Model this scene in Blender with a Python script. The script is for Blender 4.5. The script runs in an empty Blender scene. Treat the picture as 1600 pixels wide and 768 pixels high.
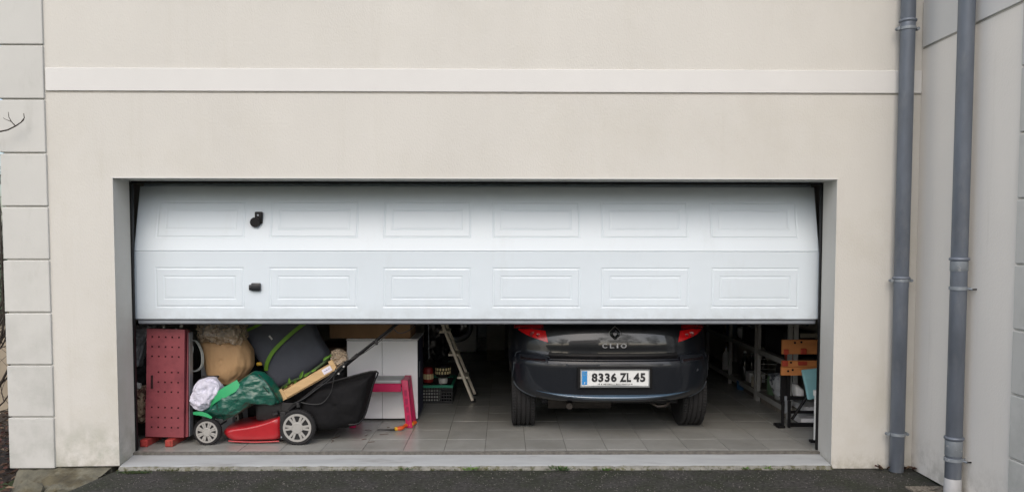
import bpy, bmesh, math, random
from mathutils import Vector, Matrix, noise, Euler
random.seed(7)
R = math.radians
S = bpy.context.scene
COL = S.collection

# ------------------------------------------------------------------ camera
cam_d = bpy.data.cameras.new('camera')
cam_d.sensor_width = 36.0
cam_d.lens = 27.0
cam_d.shift_x = -1.2853 / 1600
cam_d.shift_y = 57.2137 / 1600
cam_d.clip_start = 0.05
cam_d.clip_end = 2000
cam = bpy.data.objects.new('camera', cam_d)
COL.objects.link(cam)
YAW, PITCH, ROLL = 0.0099, -0.0492, 0.0012
fw = Vector((math.sin(YAW)*math.cos(PITCH), math.cos(YAW)*math.cos(PITCH), math.sin(PITCH)))
rt = Vector((math.cos(YAW), -math.sin(YAW), 0))
up = rt.cross(fw)
r2 = rt*math.cos(ROLL) + up*math.sin(ROLL)
u2 = up*math.cos(ROLL) - rt*math.sin(ROLL)
mw = Matrix((r2, u2, -fw)).transposed().to_4x4()
mw.translation = Vector((0.1977, -5.3271, 1.5743))
cam.matrix_world = mw
S.camera = cam

# ------------------------------------------------------------------ world, sun, exposure
SUN_EL, SUN_AZ = R(43), R(186)          # azimuth clockwise from +y: the light comes over the camera's shoulder
W = bpy.data.worlds.new('World'); S.world = W; W.use_nodes = True
wn = W.node_tree; wn.nodes.clear()
sky = wn.nodes.new('ShaderNodeTexSky'); sky.sky_type = 'NISHITA'; sky.sun_disc = False
sky.sun_elevation = SUN_EL; sky.sun_rotation = SUN_AZ
sky.air_density = 1.0; sky.dust_density = 3.0; sky.ozone_density = 0.5
bg = wn.nodes.new('ShaderNodeBackground'); bg.inputs[1].default_value = 0.12
wo = wn.nodes.new('ShaderNodeOutputWorld')
wn.links.new(sky.outputs[0], bg.inputs[0]); wn.links.new(bg.outputs[0], wo.inputs[0])
sun_d = bpy.data.lights.new('sun', 'SUN'); sun_d.energy = 1.05; sun_d.angle = R(110); sun_d.color = (1.0, 0.95, 0.885)
sun = bpy.data.objects.new('sun', sun_d); COL.objects.link(sun)
sd = Vector((math.sin(SUN_AZ)*math.cos(SUN_EL), math.cos(SUN_AZ)*math.cos(SUN_EL), math.sin(SUN_EL)))
sun.rotation_euler = sd.to_track_quat('Z', 'Y').to_euler()
S.view_settings.view_transform = 'Standard'
S.view_settings.look = 'None'
S.view_settings.exposure = 0.82
S.view_settings.gamma = 1.0

# ------------------------------------------------------------------ materials
def lin(h):
    h = h.lstrip('#'); o = []
    for i in (0, 2, 4):
        c = int(h[i:i+2], 16)/255
        o.append(c/12.92 if c <= .04045 else ((c+.055)/1.055)**2.4)
    return tuple(o) + (1.0,)
def mat(name, c, rough=.6, var=.12, vs=4.0, bump=0.0, bs=60.0, metal=0.0, coat=0.0, spec=.5, stretch=(1, 1, 1),
        rnd=0.0, alpha=1.0, c2=None, c2s=3.0, c2lo=.5, c2hi=.6, bdist=.004, rvar=0.0, trans=0.0, world=False):
    m = bpy.data.materials.new(name); m.use_nodes = True
    n = m.node_tree.nodes; l = m.node_tree.links
    b = n['Principled BSDF']
    base = lin(c) if isinstance(c, str) else tuple(c) + (1.0,)
    tc = n.new('ShaderNodeTexCoord'); mp = n.new('ShaderNodeMapping')
    mp.inputs['Scale'].default_value = stretch
    if world:
        ge = n.new('ShaderNodeNewGeometry'); l.new(ge.outputs['Position'], mp.inputs[0])
    else: l.new(tc.outputs['Object'], mp.inputs[0])
    nz = n.new('ShaderNodeTexNoise'); nz.inputs['Scale'].default_value = vs; nz.inputs['Detail'].default_value = 6; nz.inputs['Roughness'].default_value = .6
    l.new(mp.outputs[0], nz.inputs[0])
    mr = n.new('ShaderNodeMapRange'); mr.inputs[1].default_value = .3; mr.inputs[2].default_value = .7
    mr.inputs[3].default_value = 1-var; mr.inputs[4].default_value = 1+var
    l.new(nz.outputs[0], mr.inputs[0])
    col = n.new('ShaderNodeRGB'); col.outputs[0].default_value = base
    cur = col.outputs[0]
    if c2:
        n2 = n.new('ShaderNodeTexNoise'); n2.inputs['Scale'].default_value = c2s; n2.inputs['Detail'].default_value = 8; n2.inputs['Roughness'].default_value = .65
        l.new(mp.outputs[0], n2.inputs[0])
        r = n.new('ShaderNodeMapRange'); r.inputs[1].default_value = c2lo; r.inputs[2].default_value = c2hi
        l.new(n2.outputs[0], r.inputs[0])
        mx = n.new('ShaderNodeMix'); mx.data_type = 'RGBA'
        l.new(r.outputs[0], mx.inputs[0]); l.new(cur, mx.inputs[6]); mx.inputs[7].default_value = lin(c2) if isinstance(c2, str) else tuple(c2)+(1,)
        cur = mx.outputs[2]
    vm = n.new('ShaderNodeVectorMath'); vm.operation = 'SCALE'
    l.new(cur, vm.inputs[0]); l.new(mr.outputs[0], vm.inputs['Scale'])
    cur = vm.outputs[0]
    if rnd:
        oi = n.new('ShaderNodeObjectInfo'); rr = n.new('ShaderNodeMapRange'); rr.inputs[3].default_value = 1-rnd; rr.inputs[4].default_value = 1+rnd
        l.new(oi.outputs['Random'], rr.inputs[0])
        v2 = n.new('ShaderNodeVectorMath'); v2.operation = 'SCALE'; l.new(cur, v2.inputs[0]); l.new(rr.outputs[0], v2.inputs['Scale']); cur = v2.outputs[0]
    l.new(cur, b.inputs['Base Color'])
    b.inputs['Roughness'].default_value = rough
    if rvar:
        rv = n.new('ShaderNodeMapRange'); rv.inputs[1].default_value = .3; rv.inputs[2].default_value = .7
        rv.inputs[3].default_value = max(0, rough-rvar); rv.inputs[4].default_value = min(1, rough+rvar)
        l.new(nz.outputs[0], rv.inputs[0]); l.new(rv.outputs[0], b.inputs['Roughness'])
    b.inputs['Metallic'].default_value = metal
    b.inputs['Coat Weight'].default_value = coat; b.inputs['Coat Roughness'].default_value = .04
    b.inputs['Specular IOR Level'].default_value = spec
    b.inputs['Alpha'].default_value = alpha
    b.inputs['Transmission Weight'].default_value = trans
    if bump:
        bn = n.new('ShaderNodeTexNoise'); bn.inputs['Scale'].default_value = bs; bn.inputs['Detail'].default_value = 5
        l.new(mp.outputs[0], bn.inputs[0])
        bp = n.new('ShaderNodeBump'); bp.inputs['Strength'].default_value = bump; bp.inputs['Distance'].default_value = bdist
        l.new(bn.outputs[0], bp.inputs['Height']); l.new(bp.outputs[0], b.inputs['Normal'])
    m['base'] = 1
    return m

def add_stain(m, color, z0, z1, amount, scale=5.0, xr=None, lo=.42, hi=.62, st=(1, 1, 1)):
    """dirt that stays on the wall: a patchy mask that fades out above z1 (object z), optionally only in an x range"""
    n = m.node_tree.nodes; l = m.node_tree.links; b = n['Principled BSDF']
    src = b.inputs['Base Color'].links[0].from_socket
    tc = n.new('ShaderNodeTexCoord'); sp = n.new('ShaderNodeSeparateXYZ'); geo = n.new('ShaderNodeNewGeometry')
    l.new(geo.outputs['Position'], sp.inputs[0])
    nz = n.new('ShaderNodeTexNoise'); nz.inputs['Scale'].default_value = scale; nz.inputs['Detail'].default_value = 9; nz.inputs['Roughness'].default_value = .7
    mpp = n.new('ShaderNodeMapping'); mpp.inputs['Scale'].default_value = st; l.new(geo.outputs['Position'], mpp.inputs[0]); l.new(mpp.outputs[0], nz.inputs[0])
    r1 = n.new('ShaderNodeMapRange'); r1.inputs[1].default_value = lo; r1.inputs[2].default_value = hi; l.new(nz.outputs[0], r1.inputs[0])
    r2_ = n.new('ShaderNodeMapRange'); r2_.inputs[1].default_value = z0; r2_.inputs[2].default_value = z1
    r2_.inputs[3].default_value = amount; r2_.inputs[4].default_value = 0; l.new(sp.outputs[2], r2_.inputs[0])
    mm = n.new('ShaderNodeMath'); mm.operation = 'MULTIPLY'; l.new(r1.outputs[0], mm.inputs[0]); l.new(r2_.outputs[0], mm.inputs[1])
    cur = mm.outputs[0]
    if xr:
        for (a, c_) in ((xr[0], xr[1]), (xr[3], xr[2])):
            rx = n.new('ShaderNodeMapRange'); rx.inputs[1].default_value = a; rx.inputs[2].default_value = c_; l.new(sp.outputs[0], rx.inputs[0])
            m2 = n.new('ShaderNodeMath'); m2.operation = 'MULTIPLY'; l.new(cur, m2.inputs[0]); l.new(rx.outputs[0], m2.inputs[1]); cur = m2.outputs[0]
    mx = n.new('ShaderNodeMix'); mx.data_type = 'RGBA'; l.new(cur, mx.inputs[0]); l.new(src, mx.inputs[6]); mx.inputs[7].default_value = lin(color)
    l.new(mx.outputs[2], b.inputs['Base Color'])
    return m

M = {}
M['stucco'] = mat('stucco', (.545, .538, .505), .9, .04, 1.3, .85, 110, stretch=(1, 1, .5), bdist=.003)
add_stain(M['stucco'], '#7d8272', .0, .42, .75, 6, (-3.1, -2.85, -2.5, -2.38))
add_stain(M['stucco'], '#8a8674', .0, .12, .6, 14)
add_stain(M['stucco'], '#aaa696', .0, 4.5, .4, 1.1, lo=.5, hi=.7)
add_stain(M['stucco'], '#9d9988', -9, 9, .3, 5, lo=.56, hi=.72, st=(1.6, 1, .10))
add_stain(M['stucco'], '#8d8a7c', -9, 9, .8, 22, lo=.66, hi=.70)
M['wing'] = mat('wing_stucco', (.735, .71, .665), .9, .03, 1.3, .5, 130, stretch=(1, 1, .5), bdist=.003)
add_stain(M['wing'], '#8f8c80', .0, .3, .5, 10)
add_stain(M['wing'], '#a5a196', -9, 9, .5, 5, lo=.56, hi=.72, st=(1, 1.6, .10))
M['band'] = mat('band_paint', (.60, .602, .59), .85, .03, 2, .3, 110, bdist=.002)
M['quoin'] = mat('quoin_paint', (.50, .505, .485), .85, .04, 2.2, .35, 110, rnd=.03, bdist=.002, world=True)
add_stain(M['quoin'], '#7c8078', .0, 1.9, .45, 3.5, lo=.45, hi=.7)
add_stain(M['quoin'], '#8f9088', -9, 9, .5, 9, lo=.56, hi=.7, st=(1, 1, .35))
M['footing'] = mat('footing_concrete', (.115, .11, .082), .95, .5, 7, .9, 30, c2='#4d4838', c2s=4, bdist=.012)
M['sill'] = mat('sill_concrete', (.34, .36, .37), .8, .1, 4, .5, 45, c2=(.20, .20, .19), c2s=2.2, c2lo=.55, c2hi=.72, stretch=(.6, 3, 1))
M['sill_edge'] = mat('sill_edge_concrete', (.19, .19, .17), .95, .25, 20, 1, 50, c2='#54533f', c2s=22, c2lo=.5, c2hi=.62, bdist=.01)
M['asphalt'] = mat('asphalt', (.035, .034, .032), .93, .8, 40, 1.0, 150, c2=(.018, .022, .012), c2s=3.5, c2lo=.40, c2hi=.62, bdist=.008)
M['slab'] = mat('gravel_concrete', (.16, .145, .12), .95, .7, 60, 1, 90, c2='#3a352a', c2s=14, c2lo=.5, c2hi=.6, bdist=.01)
M['soil'] = mat('leaf_soil', (.04, .032, .026), .95, .4, 12, 1, 40, bdist=.02)
M['grass'] = mat('verge_grass', (.05, .075, .025), .95, .4, 6, 1, 80, bdist=.03)
M['road'] = mat('road_asphalt', (.06, .06, .06), .9, .2, 40, .5, 120)
M['door'] = mat('door_lacquer', (.60, .675, .735), .42, .03, 1.2, .05, 300, coat=.15, rvar=.08)
add_stain(M['door'], '#8f918c', .98, 1.16, .35, 9, lo=.4, hi=.65)
add_stain(M['door'], '#a3a6a2', -9, 9, .35, 4, lo=.56, hi=.75, st=(1, 1, .25))
M['seal'] = mat('rubber_seal', (.05, .055, .065), .55, .2, 20)
M['alu'] = mat('dull_aluminium', (.30, .33, .37), .42, .2, 14, .2, 60, metal=.6, stretch=(.2, 1, 1))
M['black'] = mat('black_plastic', (.006, .006, .007), .5, .2, 10, spec=.25)
M['frame_dark'] = mat('dark_frame', (.015, .015, .017), .6, .2, 10)
M['zinc'] = mat('zinc', (.165, .19, .23), .5, .22, 5, .25, 35, metal=.45, stretch=(1, 1, .35), rvar=.1, c2=(.21, .23, .26), c2s=9, c2lo=.52, c2hi=.7)
M['zinc_light'] = mat('zinc_weathered', (.24, .27, .30), .6, .15, 14, .3, 40, metal=.3, c2=(.36, .38, .40), c2s=30, c2lo=.58, c2hi=.65)
M['pvc'] = mat('grey_pvc', (.38, .39, .40), .5, .08, 6, .2, 40)
M['tile'] = mat('grey_floor_tile', (.27, .275, .26), .26, .10, 3, world=True, rnd=.08, c2=(.20, .20, .175), c2s=2, c2lo=.45, c2hi=.9)
M['grout'] = mat('grout', (.075, .07, .06), .95, .3, 20)
M['wall_in'] = mat('garage_inner_wall', (.45, .43, .40), .9, .1, 2, .4, 40)
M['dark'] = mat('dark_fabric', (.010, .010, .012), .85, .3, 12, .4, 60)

# ------------------------------------------------------------------ object helpers
WL = {}
def tag(o, label=None, cat=None, group=None, kind=None):
    if label: o['label'] = label
    if cat: o['category'] = cat
    if group: o['group'] = group
    if kind: o['kind'] = kind
    return o
def thing(name, loc, label, cat, group=None):
    o = bpy.data.objects.new(name, None); COL.objects.link(o)
    o.empty_display_size = .05
    o.location = loc; WL[o.name] = Vector(loc)
    return tag(o, label, cat, group)
def set_smooth(me, ang):
    if ang is None: return
    for p in me.polygons: p.use_smooth = True
    me.set_sharp_from_angle(angle=R(ang))
def obj(name, bm, m, parent=None, smooth=None, origin=None, kind=None):
    """bm is in world coordinates; becomes one mesh object, parented keeping its place"""
    me = bpy.data.meshes.new(name)
    bmesh.ops.recalc_face_normals(bm, faces=bm.faces)
    bm.to_mesh(me); bm.free()
    o = bpy.data.objects.new(name, me); COL.objects.link(o)
    for mm in (m if isinstance(m, (list, tuple)) else [m]): me.materials.append(mm)
    if origin is None:
        origin = WL[parent.name] if parent else Vector((0, 0, 0))
    origin = Vector(origin)
    me.transform(Matrix.Translation(-origin))
    WL[o.name] = origin
    if parent:
        o.parent = parent; o.location = origin - WL[parent.name]
    else:
        o.location = origin
    set_smooth(me, smooth)
    if kind: o['kind'] = kind
    return o
def struct(name, bm, m, smooth=None, parent=None):
    o = obj(name, bm, m, parent, smooth)
    if not parent: o['kind'] = 'structure'
    return o
def dup(o, loc, label=None, rz=None):
    """copy a thing with its parts and sub-parts; parts share mesh data"""
    def rec(src, par):
        c = src.copy(); COL.objects.link(c)
        if par: c.parent = par
        for ch in list(src.children): rec(ch, c)
        return c
    c = rec(o, None); c.location = loc
    if rz is not None: c.rotation_euler.z = rz
    if label: c['label'] = label
    WL[c.name] = Vector(loc)
    return c
def piece(src, parent, loc):
    """another of the same piece, sharing its mesh (loc in world space)"""
    c = src.copy(); COL.objects.link(c); c.parent = parent
    c.location = Vector(loc) - (WL[parent.name] if parent else Vector((0, 0, 0)))
    WL[c.name] = Vector(loc)
    return c

def NB(): return bmesh.new()
def box(bm, x0, x1, y0, y1, z0, z1, bev=0, mx=None, mi=0, seg=1):
    vs = [bm.verts.new((x, y, z)) for x in (x0, x1) for y in (y0, y1) for z in (z0, z1)]
    q = [(0, 1, 3, 2), (4, 6, 7, 5), (0, 4, 5, 1), (2, 3, 7, 6), (0, 2, 6, 4), (1, 5, 7, 3)]
    fs = [bm.faces.new([vs[i] for i in f]) for f in q]
    for f in fs: f.material_index = mi
    if bev:
        es = list({e for f in fs for e in f.edges})
        r = bmesh.ops.bevel(bm, geom=es, offset=bev, segments=seg, affect='EDGES', profile=.5)
        vs = list({v for f in r['faces'] for v in f.verts} | {v for v in vs if v.is_valid})
        for f in r['faces']: f.material_index = mi
    if mx is not None: bmesh.ops.transform(bm, matrix=mx, verts=[v for v in vs if v.is_valid])
    return vs
def bx(x0, x1, y0, y1, z0, z1, bev=0, mx=None, seg=1):
    b = NB(); box(b, x0, x1, y0, y1, z0, z1, bev, mx, seg=seg); return b
def tube(bm, pts, r, seg=8, mi=0, cap=True, closed=False):
    pts = [Vector(p) for p in pts]; n = len(pts); rings = []
    rr = r if isinstance(r, (list, tuple)) else [r]*n
    prev = None
    for i, p in enumerate(pts):
        if closed: t = (pts[(i+1) % n]-pts[i-1])
        else: t = (pts[min(i+1, n-1)]-pts[max(i-1, 0)])
        t.normalize()
        if prev is None:
            a = Vector((0, 0, 1)) if abs(t.z) < .9 else Vector((1, 0, 0))
            s = t.cross(a).normalized()
        else:
            s = (prev - t*prev.dot(t)).normalized()
        prev = s; u = t.cross(s)
        rings.append([bm.verts.new(p + (s*math.cos(k*2*math.pi/seg) + u*math.sin(k*2*math.pi/seg))*rr[i]) for k in range(seg)])
    for i in range(n if closed else n-1):
        a, b = rings[i], rings[(i+1) % n]
        for k in range(seg):
            f = bm.faces.new((a[k], a[(k+1) % seg], b[(k+1) % seg], b[k])); f.material_index = mi
    if cap and not closed:
        bm.faces.new(rings[0]).material_index = mi; bm.faces.new(rings[-1][::-1]).material_index = mi
def lathe(bm, prof, c, axis='z', seg=24, mi=0):
    """prof: list of (radius, distance along the axis)"""
    rings = []
    c = Vector(c)
    for (r, h) in prof:
        ring = []
        for k in range(seg):
            a = 2*math.pi*k/seg; ca, sa = math.cos(a)*r, math.sin(a)*r
            v = {'z': (ca, sa, h), 'y': (ca, h, sa), 'x': (h, ca, sa)}[axis]
            ring.append(bm.verts.new(c+Vector(v)))
        rings.append(ring)
    for i in range(len(rings)-1):
        for k in range(seg):
            f = bm.faces.new((rings[i][k], rings[i][(k+1) % seg], rings[i+1][(k+1) % seg], rings[i+1][k])); f.material_index = mi
    bm.faces.new(rings[0][::-1]).material_index = mi; bm.faces.new(rings[-1]).material_index = mi
def prism(bm, poly, y0, y1, bev=0, mi=0, mx=None):
    """outline in x-z pushed from y0 to y1"""
    a = [bm.verts.new((x, y0, z)) for x, z in poly]; b = [bm.verts.new((x, y1, z)) for x, z in poly]
    fs = [bm.faces.new(a), bm.faces.new(b[::-1])]
    n = len(poly)
    for i in range(n): fs.append(bm.faces.new((a[i], b[i], b[(i+1) % n], a[(i+1) % n])))
    for f in fs: f.material_index = mi
    vs = a+b
    if bev:
        es = list({e for f in fs for e in f.edges})
        r = bmesh.ops.bevel(bm, geom=es, offset=bev, segments=2, affect='EDGES', profile=.5)
        vs = list({v for f in r['faces'] for v in f.verts} | {v for v in vs if v.is_valid})
    if mx is not None: bmesh.ops.transform(bm, matrix=mx, verts=[v for v in vs if v.is_valid])
    return fs
def pr(poly, y0, y1, bev=0):
    b = NB(); prism(b, poly, y0, y1, bev); return b
def fbm(p, o=4):
    a = 0; s = 1
    for i in range(o):
        a += noise.noise(p)*s; p = p*2.1; s *= .5
    return a
def puff(poly, yc, th, crease=.02, fs=6.0, N=110, RR=26, p=2.4, lump=.0, seed=0, sm=3, flatback=.6, rmin=0.0, stretch=(1, 1, 1)):
    """soft body filling a star shaped outline (x,z), with depth th, folds and creases"""
    b = NB()
    L = []; n = len(poly)
    # rounded, resampled outline
    per = [0]
    for i in range(n): per.append(per[-1]+(Vector(poly[(i+1) % n])-Vector(poly[i])).length)
    out = []
    for k in range(N):
        s = per[-1]*k/N; i = max(j for j in range(n) if per[j] <= s)
        t = (s-per[i])/max(1e-6, per[i+1]-per[i])
        out.append(Vector(poly[i]).lerp(Vector(poly[(i+1) % n]), t))
    for _ in range(sm): out = [(out[k-1]+out[k]*2+out[(k+1) % N])/4 for k in range(N)]
    c = sum(out, Vector((0, 0)))/N
    sv = Vector((seed*3.1, seed*1.7, seed*5.3))
    for side in (-1, 1):
        rings = []
        for i in range(RR):
            r = math.sin((i+1)/RR*math.pi/2) if i < RR-1 else 1.0
            ring = []
            for k in range(N):
                q = c+(out[k]-c)*r
                h = max(0, 1-r**p)**.5
                y = side*th*h*(flatback if side > 0 else 1)
                P = Vector((q.x*stretch[0], y*2, q.y*stretch[2]))*fs+sv
                d1 = 1-abs(noise.noise(P))*2.2
                d = (d1*.6+fbm(P*2.1, 3)*.5)*crease*min(1, h*1.6+.12)
                if lump: d += noise.noise(P*.35)*lump*h
                ring.append(b.verts.new((q.x+(q.x-c.x)*d*.5/max(.05, (q-c).length), yc+y+side*d, q.y+(q.y-c.y)*d*.5/max(.05, (q-c).length))))
            rings.append(ring)
        cv = b.verts.new((c.x, yc+side*th*(flatback if side > 0 else 1), c.y))
        for k in range(N): b.faces.new((cv, rings[0][k], rings[0][(k+1) % N]))
        for i in range(RR-1):
            for k in range(N): b.faces.new((rings[i][k], rings[i][(k+1) % N], rings[i+1][(k+1) % N], rings[i+1][k]))
    bmesh.ops.remove_doubles(b, verts=b.verts, dist=.0004)
    return b
def text_bm(s, size, depth, loc, xs=1.0, off=0.0, space=1.0, rot=(math.pi/2, 0, 0), align='LEFT', shear=0.0):
    cu = bpy.data.curves.new('t', 'FONT'); cu.body = s; cu.size = size; cu.extrude = depth; cu.offset = off
    cu.space_character = space; cu.align_x = align; cu.shear = shear; cu.resolution_u = 3
    o = bpy.data.objects.new('t', cu); COL.objects.link(o)
    bpy.context.view_layer.update()
    me = bpy.data.meshes.new_from_object(o.evaluated_get(bpy.context.evaluated_depsgraph_get()))
    b = NB(); b.from_mesh(me)
    mtx = Matrix.Translation(loc) @ Euler(rot).to_matrix().to_4x4() @ Matrix.Diagonal((xs, 1, 1, 1))
    bmesh.ops.transform(b, matrix=mtx, verts=b.verts)
    bpy.data.objects.remove(o); bpy.data.meshes.remove(me); bpy.data.curves.remove(cu)
    return b
def fit_text(s, x0, x1, z0, z1, y, depth, off, space):
    b = text_bm(s, .1, depth, (0, 0, 0), off=off, space=space)
    xs = [v.co.x for v in b.verts]; zs = [v.co.z for v in b.verts]
    ax, bx2, az, bz2 = min(xs), max(xs), min(zs), max(zs)
    for v in b.verts: v.co = Vector((x0+(v.co.x-ax)/(bx2-ax)*(x1-x0), v.co.y+y, z0+(v.co.z-az)/(bz2-az)*(z1-z0)))
    return b
def smoothp(P_, n=4):
    P_ = [Vector(p) for p in P_]; out = []
    for i in range(len(P_)-1):
        p0, p1, p2, p3 = P_[max(0, i-1)], P_[i], P_[i+1], P_[min(len(P_)-1, i+2)]
        for k in range(n):
            t = k/n; out.append(.5*((2*p1)+(p2-p0)*t+(2*p0-5*p1+4*p2-p3)*t*t+(3*p1-p0-3*p2+p3)*t**3))
    return out+[P_[-1]]
def leaf(bm, p, d, L, w, nrm=None, mi=0, fold=.25):
    d = Vector(d).normalized(); nrm = Vector(nrm or (random.uniform(-.5, .5), random.uniform(-.5, .5), 1)).normalized()
    s = d.cross(nrm).normalized(); u = s.cross(d)
    p = Vector(p)
    v = [p, p+d*L*.35+s*w*.5+u*w*fold, p+d*L*.75+s*w*.35+u*w*fold, p+d*L, p+d*L*.75-s*w*.35+u*w*fold, p+d*L*.35-s*w*.5+u*w*fold, p+d*L*.5]
    v = [bm.verts.new(x) for x in v]
    for f in ((0, 1, 6), (1, 2, 6), (2, 3, 6), (3, 4, 6), (4, 5, 6), (5, 0, 6)):
        bm.faces.new([v[i] for i in f]).material_index = mi

# ================================================================== SETTING
HX, H = 2.5, 2.0286          # half width and height of the door opening
WX = 3.066                   # the wing wall
FZ = .07                     # garage floor level

b = NB(); box(b, -150, 150, -150, 150, -.60, -.15); struct('ground', b, M['grass'])
# asphalt drive
b = NB()
ap = [(-2.50, .01), (-2.537, -0.156), (-2.568, -0.350), (-2.594, -0.480), (-3.15, -.75), (-3.4, -1.3), (-3.4, -13), (7.0, -13), (7.0, -1.45), (3.0, -1.45), (3.062, -.005)]
bmesh.ops.recalc_face_normals(b, faces=b.faces)
va = [b.verts.new((x, y, 0)) for x, y in ap]; vb = [b.verts.new((x, y, -.16)) for x, y in ap]
b.faces.new(va)
for i in range(len(ap)): b.faces.new((va[i], vb[i], vb[(i+1) % len(ap)], va[(i+1) % len(ap)]))
struct('driveway', b, M['asphalt'])
b = NB(); box(b, -60, 60, -19.5, -13.03, -.16, -.05); struct('road', b, M['road'])
# flower bed soil, rough
b = NB()
NX, NY = 40, 60
vs = [[b.verts.new((-6.3+3.9*i/NX, -2.2+6*j/NY, -.13+.05*fbm(Vector((i*.25, j*.25, 3))) + (.02 if i < 30 else .0) - max(0, (i-33))*.012)) for j in range(NY+1)] for i in range(NX+1)]
for i in range(NX):
    for j in range(NY): b.faces.new((vs[i][j], vs[i+1][j], vs[i+1][j+1], vs[i][j+1]))
struct('flower_bed', b, M['soil'], 60)
# leaf litter on the bed
b = NB()
for k in range(2600):
    x, y = random.uniform(-5.2, -2.75), random.uniform(-.75, 2.2)
    if x > -3.22 and y > -.12 + (x+3.22)*-.9: continue
    a = random.uniform(0, 6.28); z = -.10+random.uniform(0, .045)
    leaf(b, (x, y, z), (math.cos(a), math.sin(a), random.uniform(-.3, .5)), random.uniform(.03, .07), random.uniform(.015, .035), mi=random.choice((0, 0, 1, 2)))
lm = [mat('leaf_brown', (.075, .042, .028), .8), mat('leaf_tan', (.16, .11, .07), .8), mat('leaf_red', (.07, .026, .02), .8)]
o = obj('leaf_litter', b, lm); tag(o, 'dry brown leaf litter covering the bed left of the house corner', 'leaf litter', kind='stuff')

# ---------------- house
house = thing('house', (0, 0, 0), 'cream rendered house front with white quoins around the wide garage opening', 'house')
fo = [(-3.232, .022), (-HX, .03), (-HX, H), (HX, H), (HX, .028), (HX+.01, .003), (WX-.001, .003), (WX-.001, 5.2), (-3.232, 5.2)]
obj('facade_wall', pr(fo, 0, .236), M['stucco'], house)
# rendered side return of the house at the left corner
obj('side_wall', bx(-3.232, -3.06, .237, 6.2, .022, 5.2), M['stucco'], house)
obj('band_course', bx(-2.934, WX-.002, -.010, -.0005, 2.617, 2.772, .003), M['band'], house)
obj('drip_groove', bx(-2.934, WX-.002, -.004, -.0003, 2.610, 2.6135), mat('groove_tone', (.38, .36, .32), .95), house)  # groove drawn as a thin darker strip
# quoins
zq = [.017+.3638*k for k in range(9)]+[.017+.3638*k for k in range(9, 14)]
q0 = None
for k, z in enumerate(zq):
    if q0 is None:
        q0 = obj('quoin', bx(-3.252, -2.940, -.016, .26, z, z+.3638-.010, .006, seg=2), M['quoin'], house, None, origin=(0, 0, z))
    else: piece(q0, house, (random.uniform(-.002, .002), random.uniform(-.002, .001), z))
# lintel drip bead and corner beads
obj('corner_bead', bx(-HX-.006, HX+.006, -.003, .010, H-.001, H+.006), M['band'], house)
for s in (-1, 1):
    obj('corner_bead', bx(s*HX-.004, s*HX+.004, -.003, .006, .032, H-.003), M['stucco'], house)
# wing
obj('wing_wall', bx(WX, 9.0, -1.35, 6.0, .003, 5.2), M['wing'], house)
obj('wing_band', bx(WX-.010, 9.01, -1.362, -.0155, 2.925, 3.25, .003), M['band'], house)
obj('wing_groove', bx(WX-.003, WX+.01, -1.352, -.0155, 2.915, 2.9235), bpy.data.materials['groove_tone'], house)
w0 = None
for k, z in enumerate(zq[:8]):
    if w0 is None: w0 = obj('quoin', bx(WX-.016, WX+.29, -1.366, -1.056, z, z+.3638-.010, .006, seg=2), M['quoin'], house, None, origin=(0, 0, z))
    else: piece(w0, house, (random.uniform(-.002, .001), random.uniform(-.002, .002), z))
# eaves and roof, above the picture
obj('roof_slab', bx(-3.6, 9.3, -.5, 6.6, 5.205, 5.4), M['frame_dark'], house)
# footing
b = NB()
box(b, -3.20, -2.56, .012, .23, -.35, .014)
ft = NB()
NXf, NYf = 26, 10
g = [[ft.verts.new((-3.2+.64*i/NXf + .0, .02-.10*j/NYf - .20*(j/NYf)*min(1, i/NXf*1.5), .013-.03*(j/NYf)-.09*(j/NYf)**2*(1-.9*i/NXf)+.012*fbm(Vector((i*.5, j*.6, 1))))) for j in range(NYf+1)] for i in range(NXf+1)]
for i in range(NXf):
    for j in range(NYf): ft.faces.new((g[i][j], g[i+1][j], g[i+1][j+1], g[i][j+1]))
e = [g[i][NYf] for i in range(NXf+1)]; lo = [ft.verts.new((v.co.x+.005*random.random(), v.co.y-.02, -.3)) for v in e]
for i in range(NXf): ft.faces.new((e[i], e[i+1], lo[i+1], lo[i]))
e = [g[0][j] for j in range(NYf+1)]; lo2 = [ft.verts.new((v.co.x-.005, v.co.y, -.3)) for v in e]
for j in range(NYf): ft.faces.new((e[j], lo2[j], lo2[j+1], e[j+1]))
me_tmp = bpy.data.meshes.new('tmp'); b.to_mesh(me_tmp); ft.from_mesh(me_tmp); b.free()
obj('footing', ft, M['footing'], house, 35)
def rock(c, s, sd, sub=3):
    r = NB(); bmesh.ops.create_icosphere(r, subdivisions=sub, radius=1)
    for v in r.verts:
        d = 1+.35*noise.noise(v.co*1.2+Vector((sd, 0, 0)))+.1*noise.noise(v.co*4+Vector((sd, 2, 0)))
        v.co = Vector((v.co.x*s[0], v.co.y*s[1], v.co.z*s[2]))*d+Vector(c)
    return r
for k, (c, s, l) in enumerate([((-2.98, -.26, -.075), (.10, .07, .085), 'pale block of broken concrete leaning on the footing below the left pier'),
                               ((-2.80, -.24, -.07), (.07, .05, .045), 'smaller rough stone between the pale broken block and the asphalt edge')]):
    tag(obj('stone', rock(c, s, k*3+1, 2), M['footing'], origin=c), l, 'stone')
for k in range(9):
    c = (random.uniform(-3.3, -2.86), random.uniform(-.48, -.3), -.085)
    tag(obj('pebble', rock(c, (random.uniform(.015, .03), random.uniform(.012, .025), .014), k+20, 2), M['slab'], smooth=50, origin=c), 'small grey pebble in the leaf litter in front of the footing', 'pebble', 'pebbles by the footing')

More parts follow.
